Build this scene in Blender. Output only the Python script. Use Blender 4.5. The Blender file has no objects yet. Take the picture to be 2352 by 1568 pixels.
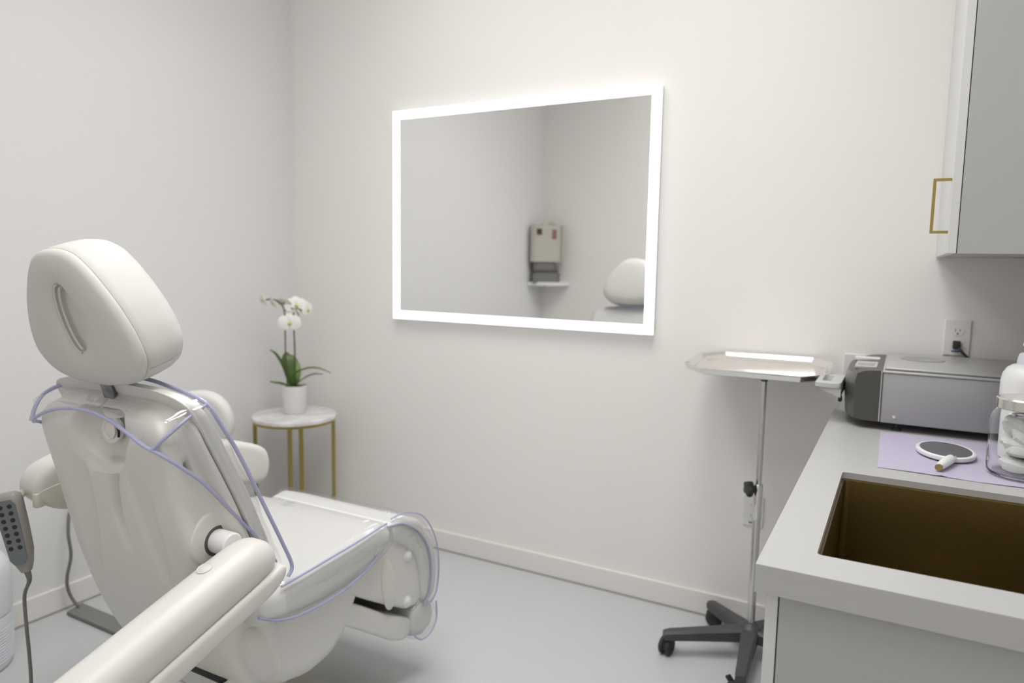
import bpy, bmesh, math, random
from mathutils import Vector, Matrix
random.seed(7)
PI = math.pi
SC = bpy.context.scene
COL = SC.collection
V = Vector

# ------------------------------------------------------------------ materials
def mat(name, col, rough=.5, metal=0, coat=0, trans=0, spec=.5, noise=0, nscale=8, bump=0, bscale=60, ior=1.45, sheen=0):
    m = bpy.data.materials.new(name); m.use_nodes = True
    nt = m.node_tree; b = nt.nodes['Principled BSDF']
    b.inputs['Base Color'].default_value = (*col, 1)
    b.inputs['Roughness'].default_value = rough
    b.inputs['Metallic'].default_value = metal
    b.inputs['Coat Weight'].default_value = coat
    b.inputs['Coat Roughness'].default_value = .08
    b.inputs['Transmission Weight'].default_value = trans
    b.inputs['Specular IOR Level'].default_value = spec
    b.inputs['IOR'].default_value = ior
    tc = nt.nodes.new('ShaderNodeTexCoord')
    if noise:
        n = nt.nodes.new('ShaderNodeTexNoise'); n.inputs['Scale'].default_value = nscale
        n.inputs['Detail'].default_value = 4
        nt.links.new(tc.outputs['Object'], n.inputs['Vector'])
        mx = nt.nodes.new('ShaderNodeMix'); mx.data_type = 'RGBA'
        mx.inputs[6].default_value = (*[c*(1-noise) for c in col], 1)
        mx.inputs[7].default_value = (*[min(1, c*(1+noise)) for c in col], 1)
        nt.links.new(n.outputs['Fac'], mx.inputs[0]); nt.links.new(mx.outputs[2], b.inputs['Base Color'])
    if bump:
        n2 = nt.nodes.new('ShaderNodeTexNoise'); n2.inputs['Scale'].default_value = bscale
        n2.inputs['Detail'].default_value = 3
        nt.links.new(tc.outputs['Object'], n2.inputs['Vector'])
        bp = nt.nodes.new('ShaderNodeBump'); bp.inputs['Strength'].default_value = bump
        bp.inputs['Distance'].default_value = .002
        nt.links.new(n2.outputs['Fac'], bp.inputs['Height']); nt.links.new(bp.outputs['Normal'], b.inputs['Normal'])
    return m
def emis(name, col, s):
    m = bpy.data.materials.new(name); m.use_nodes = True
    b = m.node_tree.nodes['Principled BSDF']
    b.inputs['Base Color'].default_value = (*col, 1)
    b.inputs['Emission Color'].default_value = (*col, 1); b.inputs['Emission Strength'].default_value = s
    return m
M = {}
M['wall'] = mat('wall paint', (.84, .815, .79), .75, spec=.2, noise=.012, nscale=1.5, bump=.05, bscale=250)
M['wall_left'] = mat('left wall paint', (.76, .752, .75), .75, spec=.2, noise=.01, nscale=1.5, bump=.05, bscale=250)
M['ceil'] = mat('ceiling paint', (.86, .855, .85), .9, spec=.1, noise=.01)
M['base'] = mat('baseboard paint', (.80, .775, .75), .45, spec=.35, noise=.01)
M['caulk_shadow'] = mat('grey floor caulk', (.36, .35, .33), .7, noise=.03)  # caulk grey that also paints in the shadow line under the baseboards
M['floor'] = mat('floor epoxy', (.52, .535, .54), .30, spec=.45, noise=.02, nscale=2.5)
M['counter'] = mat('white solid surface', (.465, .465, .46), .32, spec=.45, noise=.01, nscale=20)
M['cab'] = mat('cabinet laminate', (.43, .435, .42), .42, spec=.4, noise=.008, nscale=5)
M['cabdoor'] = mat('door lacquer', (.66, .665, .66), .35, spec=.4, noise=.006, nscale=5)
M['gap'] = mat('shadow gap', (.03, .03, .03), .9, noise=.1)
M['brass'] = mat('brushed brass', (.40, .31, .10), .28, 1, noise=.08, nscale=30)
M['sink'] = mat('bronze steel sink', (.165, .115, .040), .34, .85, noise=.12, nscale=160, bump=.08, bscale=400)
M['steel'] = mat('stainless steel', (.72, .71, .68), .20, 1, noise=.03, nscale=40)
M['traysteel'] = mat('polished tray steel', (.80, .79, .76), .16, 1, noise=.01, nscale=40)
M['barsteel'] = mat('dark flat steel', (.22, .22, .23), .22, 1, noise=.03)
M['chrome'] = mat('chrome', (.62, .62, .61), .16, 1, noise=.02)
M['mirror'] = mat('mirror glass', (.93, .935, .93), .0, 1)
M['led'] = emis('led strip', (.93, .97, 1.0), 2.2)
M['mframe'] = mat('mirror frame aluminium', (.62, .63, .65), .4, .3, noise=.02)
M['leather'] = mat('white vinyl upholstery', (.69, .685, .66), .42, spec=.4, noise=.012, nscale=5, bump=.06, bscale=300)
M['headl'] = mat('ivory vinyl upholstery', (.61, .607, .575), .55, spec=.45, noise=.015, nscale=5, bump=.08, bscale=260)
M['shell'] = mat('white moulded plastic', (.70, .685, .65), .36, spec=.45, noise=.01, nscale=4)
M['shell2'] = mat('cream arm plastic', (.66, .645, .61), .34, spec=.45, noise=.01, nscale=4)
M['seam'] = mat('stitched seam', (.50, .49, .45), .7, noise=.05, nscale=80)
M['piping'] = mat('lilac vinyl piping', (.50, .51, .72), .22, trans=.25, spec=.6, noise=.05, nscale=40)
M['black'] = mat('black plastic', (.018, .02, .019), .42, noise=.1, nscale=30)
M['blackrub'] = mat('dark rubber', (.03, .035, .034), .6, noise=.1, nscale=40)
M['darkgrey'] = mat('dark grey plastic', (.10, .10, .095), .45, noise=.04, nscale=20)
M['plate'] = mat('grey painted steel', (.20, .195, .185), .45, noise=.04, nscale=10)
M['stand'] = mat('charcoal stand base', (.055, .057, .06), .42, noise=.08, nscale=20)
M['device'] = mat('silver grey enamel', (.37, .37, .38), .35, .25, noise=.02, nscale=15)
M['devtop'] = mat('light grey enamel', (.45, .45, .45), .33, .2, noise=.02, nscale=15)
M['tray_gr'] = mat('light grey plastic', (.50, .50, .50), .42, noise=.02, nscale=20)
M['bezel'] = mat('dark bezel', (.075, .073, .068), .38, noise=.04, nscale=20)
M['lcd'] = mat('display glass', (.30, .32, .31), .12, noise=.05, nscale=20)
M['cloth'] = mat('lilac paper bib', (.50, .46, .585), .85, spec=.15, noise=.05, nscale=40, bump=.5, bscale=500)
M['white'] = mat('white plastic', (.80, .80, .79), .35, noise=.008, nscale=20)
M['porc'] = mat('white ceramic', (.82, .81, .80), .3, noise=.01, nscale=20)
M['hmglass'] = mat('hand mirror glass', (.36, .37, .39), .12, .9, noise=.01)
M['outlet'] = mat('outlet plastic', (.75, .74, .72), .4, noise=.01)
M['slot'] = mat('outlet slot', (.12, .11, .10), .7, noise=.1)
M['bluelab'] = mat('blue sticker', (.10, .13, .42), .6, noise=.05)
M['cotton'] = mat('cotton', (.84, .83, .80), .95, spec=.05, noise=.04, nscale=60, bump=.8, bscale=180)
M['glass'] = mat('clear glass', (.97, .98, .99), .02, trans=1, ior=1.25, spec=.5)
M['leaf'] = mat('orchid leaf', (.07, .13, .03), .35, noise=.3, nscale=14)
M['leaf2'] = mat('young orchid leaf', (.13, .22, .05), .4, noise=.3, nscale=14)
M['stem'] = mat('orchid stem', (.09, .085, .045), .6, noise=.25, nscale=60)
M['petal'] = mat('orchid petal', (.86, .85, .80), .6, spec=.2, noise=.02, nscale=20)
M['yellow'] = mat('orchid lip', (.62, .52, .10), .6, noise=.25, nscale=90)
M['bark'] = mat('orchid bark', (.08, .06, .04), .9, noise=.4, nscale=80, bump=1, bscale=80)
M['rem'] = mat('remote face', (.15, .165, .18), .4, noise=.03, nscale=30)
M['remside'] = mat('remote body', (.30, .295, .26), .45, noise=.03, nscale=30)
M['clip'] = mat('cream holder plastic', (.62, .60, .52), .45, noise=.02, nscale=20)
M['cord'] = mat('grey cord', (.17, .17, .155), .5, noise=.06, nscale=60)
M['bin'] = mat('cool white plastic', (.68, .70, .74), .35, noise=.01, nscale=10)
M['oldbeige'] = mat('beige casing', (.52, .50, .44), .5, noise=.03, nscale=20)
M['wingrey'] = mat('dark brown window', (.07, .045, .04), .4, noise=.1, nscale=30)
M['winred'] = mat('dusty red label', (.28, .14, .13), .5, noise=.15, nscale=40)
M['soap'] = mat('bottle plastic', (.80, .80, .79), .33, noise=.008, nscale=20)
M['pump'] = mat('pump plastic', (.66, .665, .70), .35, noise=.01, nscale=20)

def marble():
    m = mat('white marble', (.8, .8, .8), .12, spec=.5); nt = m.node_tree; b = nt.nodes['Principled BSDF']
    tc = nt.nodes.new('ShaderNodeTexCoord'); n = nt.nodes.new('ShaderNodeTexNoise')
    n.inputs['Scale'].default_value = 5; n.inputs['Detail'].default_value = 8; n.inputs['Distortion'].default_value = 1.6
    r = nt.nodes.new('ShaderNodeValToRGB'); r.color_ramp.elements[0].position = .42; r.color_ramp.elements[1].position = .56
    r.color_ramp.elements[0].color = (.66, .65, .65, 1); r.color_ramp.elements[1].color = (.80, .79, .79, 1)
    nt.links.new(tc.outputs['Object'], n.inputs['Vector']); nt.links.new(n.outputs['Fac'], r.inputs['Fac'])
    nt.links.new(r.outputs['Color'], b.inputs['Base Color']); return m
M['marble'] = marble()

def vinyl():
    m = bpy.data.materials.new('clear vinyl film'); m.use_nodes = True; nt = m.node_tree
    nt.nodes.remove(nt.nodes['Principled BSDF']); out = nt.nodes['Material Output']
    t = nt.nodes.new('ShaderNodeBsdfTransparent'); t.inputs['Color'].default_value = (.975, .975, .985, 1)
    g = nt.nodes.new('ShaderNodeBsdfGlossy'); g.inputs['Roughness'].default_value = .05
    lw = nt.nodes.new('ShaderNodeLayerWeight'); lw.inputs['Blend'].default_value = .5
    pw = nt.nodes.new('ShaderNodeMath'); pw.operation = 'POWER'; pw.inputs[1].default_value = 3
    fr = nt.nodes.new('ShaderNodeMath'); fr.operation = 'MULTIPLY_ADD'; fr.inputs[1].default_value = .30; fr.inputs[2].default_value = .10
    nt.links.new(lw.outputs['Facing'], pw.inputs[0]); nt.links.new(pw.outputs[0], fr.inputs[0])
    mx = nt.nodes.new('ShaderNodeMixShader')
    tc = nt.nodes.new('ShaderNodeTexCoord'); n = nt.nodes.new('ShaderNodeTexNoise')
    mp = nt.nodes.new('ShaderNodeMapping'); mp.inputs['Scale'].default_value = (1.0, .45, 1.0)
    n.inputs['Scale'].default_value = 15; n.inputs['Detail'].default_value = 2; n.inputs['Distortion'].default_value = .6
    bp = nt.nodes.new('ShaderNodeBump'); bp.inputs['Strength'].default_value = .8; bp.inputs['Distance'].default_value = .006
    nt.links.new(tc.outputs['Object'], mp.inputs['Vector']); nt.links.new(mp.outputs['Vector'], n.inputs['Vector'])
    nt.links.new(n.outputs['Fac'], bp.inputs['Height'])
    nt.links.new(bp.outputs['Normal'], g.inputs['Normal'])
    nt.links.new(fr.outputs[0], mx.inputs['Fac']); nt.links.new(t.outputs['BSDF'], mx.inputs[1])
    nt.links.new(g.outputs['BSDF'], mx.inputs[2]); nt.links.new(mx.outputs['Shader'], out.inputs['Surface'])
    return m
M['vinyl'] = vinyl()

# ------------------------------------------------------------------ mesh helpers
def finish(bm, name, m, parent=None, smooth=True, sharp=38, sub=0):
    bmesh.ops.recalc_face_normals(bm, faces=bm.faces[:])
    me = bpy.data.meshes.new(name); bm.to_mesh(me); bm.free()
    if smooth:
        for p in me.polygons: p.use_smooth = True
        me.set_sharp_from_angle(angle=math.radians(sharp))
    o = bpy.data.objects.new(name, me); COL.objects.link(o)
    if isinstance(m, (list, tuple)):
        for k in m: me.materials.append(M[k])
    else: me.materials.append(M[m])
    if parent:
        o.parent = parent; o.matrix_parent_inverse = Matrix.Translation(-parent.location)
    if sub:
        s = o.modifiers.new('sub', 'SUBSURF'); s.levels = sub; s.render_levels = sub
    return o
def box(bm, x0, x1, y0, y1, z0, z1, bev=0, seg=2, mtx=None):
    vs = bmesh.ops.create_cube(bm, size=1)['verts']
    for v in vs: v.co = V((x0+(v.co.x+.5)*(x1-x0), y0+(v.co.y+.5)*(y1-y0), z0+(v.co.z+.5)*(z1-z0)))
    if mtx:
        for v in vs: v.co = mtx @ v.co
    if bev:
        es = {e for v in vs for e in v.link_edges}
        bmesh.ops.bevel(bm, geom=list(es), offset=bev, segments=seg, profile=.5, affect='EDGES')
def loft(bm, rings, cap0=True, cap1=True, closed=True, ngon=False):
    R = [[bm.verts.new(p) for p in r] for r in rings]
    n = len(R[0])
    for a, b in zip(R, R[1:]):
        for i in range(n if closed else n-1):
            j = (i+1) % n
            try: bm.faces.new((a[i], a[j], b[j], b[i]))
            except ValueError: pass
    for c, r in ((cap0, R[0]), (cap1, R[-1])):
        if c and ngon: bm.faces.new(r)
        elif c:
            ce = V((0, 0, 0))
            for v in r: ce += v.co
            cv = bm.verts.new(ce/n)
            for i in range(n): bm.faces.new((r[i], r[(i+1) % n], cv))
    return R
def lathe(bm, prof, c, n=40, axis=V((0, 0, 1)), cap0=True, cap1=True):
    q = axis.to_track_quat('Z', 'Y').to_matrix()
    rings = []
    for r, h in prof:
        rings.append([V(c)+q @ V((r*math.cos(2*PI*i/n), r*math.sin(2*PI*i/n), h)) for i in range(n)])
    loft(bm, rings, cap0, cap1)
def spline(pts, k=8, closed=False):
    P = [V(p) for p in pts]; out = []; n = len(P)
    rng = range(n if closed else n-1)
    for i in rng:
        g = (lambda j: P[j % n]) if closed else (lambda j: P[max(0, min(n-1, j))])
        a, b, c, d = g(i-1), g(i), g(i+1), g(i+2)
        for s in range(k):
            t = s/k
            out.append(.5*((2*b)+(c-a)*t+(2*a-5*b+4*c-d)*t*t+(3*b-a-3*c+d)*t**3))
    if not closed: out.append(P[-1].copy())
    return out
def tube(bm, pts, r, n=10, smooth=True, k=8, cap=True):
    P = spline(pts, k) if smooth else [V(p) for p in pts]
    rr = r if callable(r) else (lambda t: r)
    rings = []; up = None
    for i, p in enumerate(P):
        t = (P[min(i+1, len(P)-1)]-P[max(i-1, 0)]).normalized()
        if up is None: up = t.orthogonal().normalized()
        up = (up-t*up.dot(t)); up = up.normalized() if up.length > 1e-6 else t.orthogonal().normalized()
        w = t.cross(up); q = rr(i/(len(P)-1))
        rings.append([p+up*q*math.cos(2*PI*j/n)+w*q*math.sin(2*PI*j/n) for j in range(n)])
    loft(bm, rings, cap, cap)
def inset_poly(P, d):
    # P closed list of 2D tuples (ccw or cw); inward offset
    n = len(P); A = sum(P[i][0]*P[(i+1) % n][1]-P[(i+1) % n][0]*P[i][1] for i in range(n)); s = 1 if A > 0 else -1
    out = []
    for i in range(n):
        a, b = P[i-1], P[(i+1) % n]
        tx, ty = b[0]-a[0], b[1]-a[1]; L = math.hypot(tx, ty) or 1
        out.append((P[i][0]-s*ty/L*d, P[i][1]+s*tx/L*d))
    return out
def resample(D, n):
    cum = [0]
    for i in range(len(D)):
        a, b = D[i], D[(i+1) % len(D)]; cum.append(cum[-1]+math.hypot(b[0]-a[0], b[1]-a[1]))
    out = []; j = 0
    for q in range(n):
        t = cum[-1]*q/n
        while cum[j+1] < t: j += 1
        a, b = D[j], D[(j+1) % len(D)]; u = (t-cum[j])/max(1e-9, cum[j+1]-cum[j]); out.append((a[0]+(b[0]-a[0])*u, a[1]+(b[1]-a[1])*u))
    return out
def deep_inset(P, d):
    # inward offset in small evenly resampled steps, so tight corners never cross
    n = len(P); k = max(1, int(math.ceil(d/.0015))); Q = P
    for _ in range(k):
        Q = inset_poly(Q, d/k)
        Q = [((Q[i-1][0]+2*Q[i][0]+Q[(i+1) % n][0])/4, (Q[i-1][1]+2*Q[i][1]+Q[(i+1) % n][1])/4) for i in range(n)] if _ % 3 == 2 else Q
        R2 = resample(Q, n)
        Q = [((a[0]+b[0])/2, (a[1]+b[1])/2) for a, b in zip(Q, R2)] if 0 else R2
    return Q
def outline(prof, k=6):
    # closed rounded outline: corner-cut the control polygon, then resample it evenly
    P = [V((x, y, 0)) for x, y in prof]
    L = sum((P[i]-P[i-1]).length for i in range(len(P))); D = []
    for i in range(len(P)):
        a, b = P[i], P[(i+1) % len(P)]; m = max(1, round((b-a).length/(L/40)))
        D += [a.lerp(b, j/m) for j in range(m)]
    for _ in range(3):
        E_ = []
        for i in range(len(D)):
            a, b = D[i], D[(i+1) % len(D)]; E_ += [a.lerp(b, .25), a.lerp(b, .75)]
        D = E_
    n = max(110, k*len(prof)); cum = [0]
    for i in range(len(D)): cum.append(cum[-1]+(D[(i+1) % len(D)]-D[i]).length)
    out = []; j = 0
    for q in range(n):
        t = cum[-1]*q/n
        while cum[j+1] < t: j += 1
        a, b = D[j], D[(j+1) % len(D)]; u = (t-cum[j])/max(1e-9, cum[j+1]-cum[j]); p = a.lerp(b, u); out.append((p.x, p.y))
    return out
def puff(bm, prof, a0, a1, r, mapf, k=6, seg=5, smooth=True, grow=None):
    """solid whose closed 2-D outline prof is swept from a0 to a1 along a third axis, with edges rounded by r"""
    Q = outline(prof, k) if smooth else prof
    st = []
    for i in range(seg+1):
        t = i/seg*PI/2; st.append((a0+r*(1-math.cos(PI/2-t)) if 0 else a0+r*(1-math.sin(t)), r*(1-math.cos(t))))
    st = [(a0+r*(1-math.sin(i/seg*PI/2)), r*(1-math.cos(i/seg*PI/2))) for i in range(seg+1)]
    st = list(reversed(st)); mid = [(a1-(a-a0), d) for a, d in reversed(st)]
    rings = []; cache = {}
    for a, d in st+mid:
        kd_ = round(d, 6)
        if kd_ not in cache: cache[kd_] = deep_inset(Q, d) if (smooth and d > 1e-6) else (inset_poly(Q, d) if d > 1e-6 else Q)
        PP = cache[kd_]
        rings.append([V(mapf(x, y, a)) for x, y in PP])
    loft(bm, rings, ngon=True)
YZ = lambda y, z, x: (x, y, z)

# ------------------------------------------------------------------ object helpers
def tag(o, label, cat, group=None, kind=None):
    o['label'] = label; o['category'] = cat
    if group: o['group'] = group
    if kind: o['kind'] = kind
    return o
def thing(name, loc, label, cat, group=None):
    o = bpy.data.objects.new(name, None); COL.objects.link(o); o.location = loc; o.empty_display_size = .05
    return tag(o, label, cat, group)
def struct(o): o['kind'] = 'structure'; return o
def part(name, m, parent, fn, label=None, **kw):
    bm = bmesh.new(); fn(bm); o = finish(bm, name, m, parent, **kw)
    if label: o['label'] = label
    return o
def B(*a, **k): return lambda bm: box(bm, *a, **k)

# ================================================================== camera
f = V((-.4767, .8720, -.1108)); Rr = V((.8762, .4814, .0163)); 
f.normalize(); Rr = (Rr-f*Rr.dot(f)).normalized(); U = Rr.cross(f)
CAM = V((2.7966, -2.7383, 1.3724))
cd = bpy.data.cameras.new('camera'); cam = bpy.data.objects.new('camera', cd); COL.objects.link(cam)
cam.matrix_world = Matrix(((Rr.x, U.x, -f.x, CAM.x), (Rr.y, U.y, -f.y, CAM.y), (Rr.z, U.z, -f.z, CAM.z), (0, 0, 0, 1)))
cd.sensor_width = 36; cd.lens = 36*1640.4/2352; cd.clip_start = .05
cd.dof.use_dof = True; cd.dof.focus_distance = 1.45; cd.dof.aperture_fstop = 2.8
SC.camera = cam

# ================================================================== room
W, D, H = 3.26, 2.97, 3.2
def wall(name, m, *a):
    return struct(part(name, m, None, B(*a), smooth=False))
wall('floor', 'floor', -.1, W+.1, -D-.1, .1, -.1, 0)
wall('ceiling', 'ceil', -.1, W+.1, -D-.1, .1, H, H+.1)
wall('wall_back', 'wall', -.1, W+.1, 0, .1, 0, H)
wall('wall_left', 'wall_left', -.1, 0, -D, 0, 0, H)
wall('wall_right', 'wall', W, W+.1, -D, 0, 0, H)
wall('wall_front', 'wall', -.1, W+.1, -D-.1, -D, 0, H)
BH = .093
def baseb(name, fn): return struct(part(name, 'base', None, fn, smooth=False))
baseb('baseboard_back', lambda bm: box(bm, 0, 2.66, -.013, 0, .004, BH, .003))
baseb('baseboard_left', lambda bm: box(bm, 0, .013, -D, -.013, .004, BH, .003))
baseb('baseboard_front', lambda bm: box(bm, .013, W, -D, -D+.013, .004, BH, .003))
struct(part('trim_1', 'caulk_shadow', None, B(.013, 2.66, -.019, -.0125, 0, .007), smooth=False))  # grey floor strips: caulk plus a painted shadow line
struct(part('trim_2', 'caulk_shadow', None, B(.0125, .019, -D+.02, -.02, 0, .007), smooth=False))

# ================================================================== ceiling lights
def panel_light(x, y, sx, sy, power, label, group='ceiling panel lights'):
    t = thing('ceiling_light', (x, y, H), label, 'light', group)
    def fr(bm):
        w = .02
        box(bm, x-sx/2-w, x+sx/2+w, y-sy/2-w, y-sy/2, H-.02, H); box(bm, x-sx/2-w, x+sx/2+w, y+sy/2, y+sy/2+w, H-.02, H)
        box(bm, x-sx/2-w, x-sx/2, y-sy/2, y+sy/2, H-.02, H); box(bm, x+sx/2, x+sx/2+w, y-sy/2, y+sy/2, H-.02, H)
    part('frame', 'white', t, fr, smooth=False)
    part('diffuser', 'pan1', t, B(x-sx/2, x+sx/2, y-sy/2, y+sy/2, H-.012, H-.002), smooth=False)
    ld = bpy.data.lights.new('lamp', 'AREA'); ld.shape = 'RECTANGLE'; ld.size = sx; ld.size_y = sy
    ld.energy = power; ld.color = (.99, .985, .975); ld.spread = math.radians(120)
    lo = bpy.data.objects.new('lamp', ld); COL.objects.link(lo); lo.location = (x, y, H-.014)
    lo.parent = t; lo.matrix_parent_inverse = Matrix.Translation(-t.location)
M['pan1'] = emis('panel diffuser', (.99, .985, .975), 5.2)
panel_light(1.2, -1.2, .6, 1.2, 10.3, 'ceiling light panel nearer the left wall, above the treatment chair')
panel_light(2.25, -1.2, .6, 1.2, 10.3, 'ceiling light panel nearer the cabinets, above the tray stand')

panel_light(2.0, -2.45, 1.2, .6, 6.0, 'unseen fill light panel added behind the camera, nearest the front wall')  # added fill panel, no known fixture there; brightens surfaces facing the rear
# ================================================================== illuminated wall mirror
mx0, mx1, mz0, mz1, my = .674, 1.946, 1.097, 2.051, -.036
t = thing('wall_mirror', ((mx0+mx1)/2, 0, mz0), 'large rectangular wall mirror with a glowing white LED border', 'mirror')
part('mirror_body', 'mframe', t, B(mx0+.004, mx1-.004, my+.004, 0, mz0+.004, mz1-.004, .002), smooth=False)
bw = .038
def ledf(bm):
    y0, y1 = my, my+.006
    box(bm, mx0, mx1, y0, y1, mz0, mz0+bw); box(bm, mx0, mx1, y0, y1, mz1-bw, mz1)
    box(bm, mx0, mx0+bw, y0, y1, mz0+bw, mz1-bw); box(bm, mx1-bw, mx1, y0, y1, mz0+bw, mz1-bw)
part('light_border', 'led', t, ledf, smooth=False, label='glowing white border strip')
part('mirror_glass', 'mirror', t, B(mx0+bw, mx1-bw, my+.001, my+.005, mz0+bw, mz1-bw), smooth=False, label='silvered glass')

# ================================================================== base cabinet + worktop + sink
cx0, cy0, CT = 2.623, -1.622, .914
sx0, sx1, sy0, sy1 = 2.702, 3.13, -1.533, -1.0
def worktop(bm):
    t0 = CT-.014
    ox, oy = [cx0, W-.001], [cy0, -.001]
    O = [(cx0, cy0), (W-.001, cy0), (W-.001, -.001), (cx0, -.001)]
    # inner rounded rect
    r = .008; I = []
    for (qx, qy, a) in ((sx0+r, sy0+r, PI), (sx1-r, sy0+r, 1.5*PI), (sx1-r, sy1-r, 0), (sx0+r, sy1-r, .5*PI)):
        I.append([(qx+r*math.cos(a+k*PI/8), qy+r*math.sin(a+k*PI/8)) for k in range(5)])
    for z, flip in ((CT, 0), (t0, 1)):
        ov = [bm.verts.new((x, y, z)) for x, y in O]; iv = [[bm.verts.new((x, y, z)) for x, y in c] for c in I]
        for k in range(4):
            nx = (k+1) % 4
            c = iv[k]
            for j in range(4): bm.faces.new((ov[k], c[j+1], c[j]))
            bm.faces.new((ov[k], ov[nx], iv[nx][0], c[4]))
        if z == CT: top = (ov, iv)
        else: bot = (ov, iv)
    for k in range(4):
        bm.faces.new((top[0][k], top[0][(k+1) % 4], bot[0][(k+1) % 4], bot[0][k]))
    ft = [v for c in top[1] for v in c]; fb = [v for c in bot[1] for v in c]
    for k in range(20): bm.faces.new((ft[k], fb[k], fb[(k+1) % 20], ft[(k+1) % 20]))
    bmesh.ops.bevel(bm, geom=[e for e in bm.edges if len(e.link_faces) == 2 and e.calc_face_angle() > 1 and e.calc_length() > .03 and
                     all(v in top[0] for v in e.verts) or (e.verts[0] in top[0] and e.verts[1] in bot[0]) and 0], offset=.0015, segments=2, affect='EDGES')
bm = bmesh.new(); worktop(bm)
box(bm, cx0+.0001, W-.0015, cy0+.0001, cy0+.036, CT-.045, CT-.0135); box(bm, cx0+.0001, cx0+.034, cy0+.036, -.0015, CT-.045, CT-.0135)
o = finish(bm, 'worktop', 'counter', smooth=False)
tag(o, 'white worktop slab with a rectangular cut-out over the basin', 'worktop')
# sink
t = thing('sink', ((sx0+sx1)/2, (sy0+sy1)/2, CT-.25), 'dark bronze rectangular undermount sink in the white worktop', 'sink')
def basin(bm):
    z1, z0 = CT-.0145, CT-.23
    def rr(x0, x1, y0, y1, r, z, n=6):
        out = []
        for (qx, qy, a) in ((x0+r, y0+r, PI), (x1-r, y0+r, 1.5*PI), (x1-r, y1-r, 0), (x0+r, y1-r, .5*PI)):
            out += [V((qx+r*math.cos(a+k*PI/2/n), qy+r*math.sin(a+k*PI/2/n), z)) for k in range(n+1)]
        return out
    e = -.0045
    rings = [rr(sx0-.02, sx1+.02, sy0-.02, sy1+.02, .02, z1-.002), rr(sx0-.02, sx1+.02, sy0-.02, sy1+.02, .02, z1),
             rr(sx0-e, sx1+e, sy0-e, sy1+e, .012, z1), rr(sx0-e+.001, sx1+e-.001, sy0-e+.001, sy1+e-.001, .012, z1-.004),
             rr(sx0, sx1, sy0, sy1, .02, z0+.03)]
    for k in range(1, 6):
        a = k/5*PI/2; d = .028*(1-math.cos(a)); rings.append(rr(sx0+d, sx1-d, sy0+d, sy1-d, .022, z0+.03-.03*math.sin(a)))
    R = loft(bm, rings, False, False)
    c = bm.verts.new(((sx0+sx1)/2, (sy0+sy1)/2, z0-.006))
    n = len(R[-1])
    for i in range(n): bm.faces.new((R[-1][i], R[-1][(i+1) % n], c))
part('basin', 'sink', t, basin, sharp=50)
part('drain', 'steel', t, lambda bm: lathe(bm, [(.045, 0), (.045, .003), (.038, .004), (.03, -.002), (.0, -.003)], ((sx0+sx1)/2, (sy0+sy1)/2+.02, CT-.232), 32), label='round metal drain')
# cabinet
t = thing('base_cabinet', (2.95, -.8, 0), 'pale grey base cabinet under the white worktop', 'cabinet')
bx0 = 2.6585
def carc(bm):
    zt = CT-.046; e = .018
    box(bm, bx0, W-.001, cy0+.02, cy0+.02+e, .0, zt, .0006, 1)     # near end panel
    box(bm, bx0, W-.001, -.02, -.002, .0, zt)
    box(bm, bx0, W-.001, cy0+.02+e, -.02, .08, .098)
    box(bm, W-.012, W-.001, cy0+.02+e, -.02, .098, zt)
    box(bm, bx0, bx0+.018, cy0+.02+e, -.02, .0, .08)
part('cabinet_body', 'cab', t, carc, smooth=False)
part('shadow_gap', 'gap', t, B(bx0-.0022, bx0, cy0+.0212, -.02, .1, CT-.046), smooth=False)
dl = (cy0+.02, cy0+.02+.515, cy0+.02+1.035, -.02)
for a, b in zip(dl, dl[1:]):
    d = part('door', 'cabdoor', t, B(bx0-.0205, bx0-.0022, a+(.0 if a == dl[0] else .0015), b-.0015, .10, CT-.052, .0008, 1), smooth=False)
    def hd(bm, y=b-.04):
        box(bm, bx0-.058, bx0-.05, y-.005, y+.005, .62, .76, .001); box(bm, bx0-.051, bx0-.02, y-.005, y+.005, .62, .63); box(bm, bx0-.051, bx0-.02, y-.005, y+.005, .75, .76)
    o = part('handle', 'brass', t, hd, smooth=False, label='square brass pull')
    o.parent = d; o.matrix_parent_inverse = Matrix()

# ================================================================== upper cabinet
ux, uy, uz, ut = 2.8795, -.733, 1.409, 2.42
t = thing('wall_cabinet', (3.07, -.37, uz), 'pale grey upper cabinet mounted above the worktop', 'cabinet')
def ucb(bm):
    e = .018; x0 = ux+.0205
    box(bm, x0, W-.001, uy, uy+e, uz, ut, .0006, 1); box(bm, x0, W-.001, -.02, -.001, uz, ut)
    box(bm, x0, W-.001, uy+e, -.02, uz, uz+e); box(bm, x0, W-.001, uy+e, -.02, ut-e, ut)
    box(bm, W-.012, W-.001, uy+e, -.02, uz+e, ut-e); box(bm, x0+.02, W-.012, uy+e, -.02, 1.85, 1.868)
part('cabinet_body', 'cab', t, ucb, smooth=False)
part('shadow_gap', 'gap', t, B(ux+.0185, ux+.0204, uy+.001, -.02, uz+.002, ut), smooth=False)
mid = uy/2
for a, b in ((uy, -.001),):
    d = part('door', 'cabdoor', t, B(ux, ux+.0185, a+(.0 if a == uy else .001), b-.001, uz+.0005, ut, .0008, 1), smooth=False)
    def hd(bm, y=a+.04):
        box(bm, ux-.039, ux-.032, y-.005, y+.005, 1.458, 1.590, .0008); box(bm, ux-.033, ux, y-.005, y+.005, 1.458, 1.4645); box(bm, ux-.033, ux, y-.005, y+.005, 1.5835, 1.590)
    o = part('handle', 'brass', t, hd, smooth=False, label='square brass bracket pull')
    o.parent = d; o.matrix_parent_inverse = Matrix()

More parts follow.
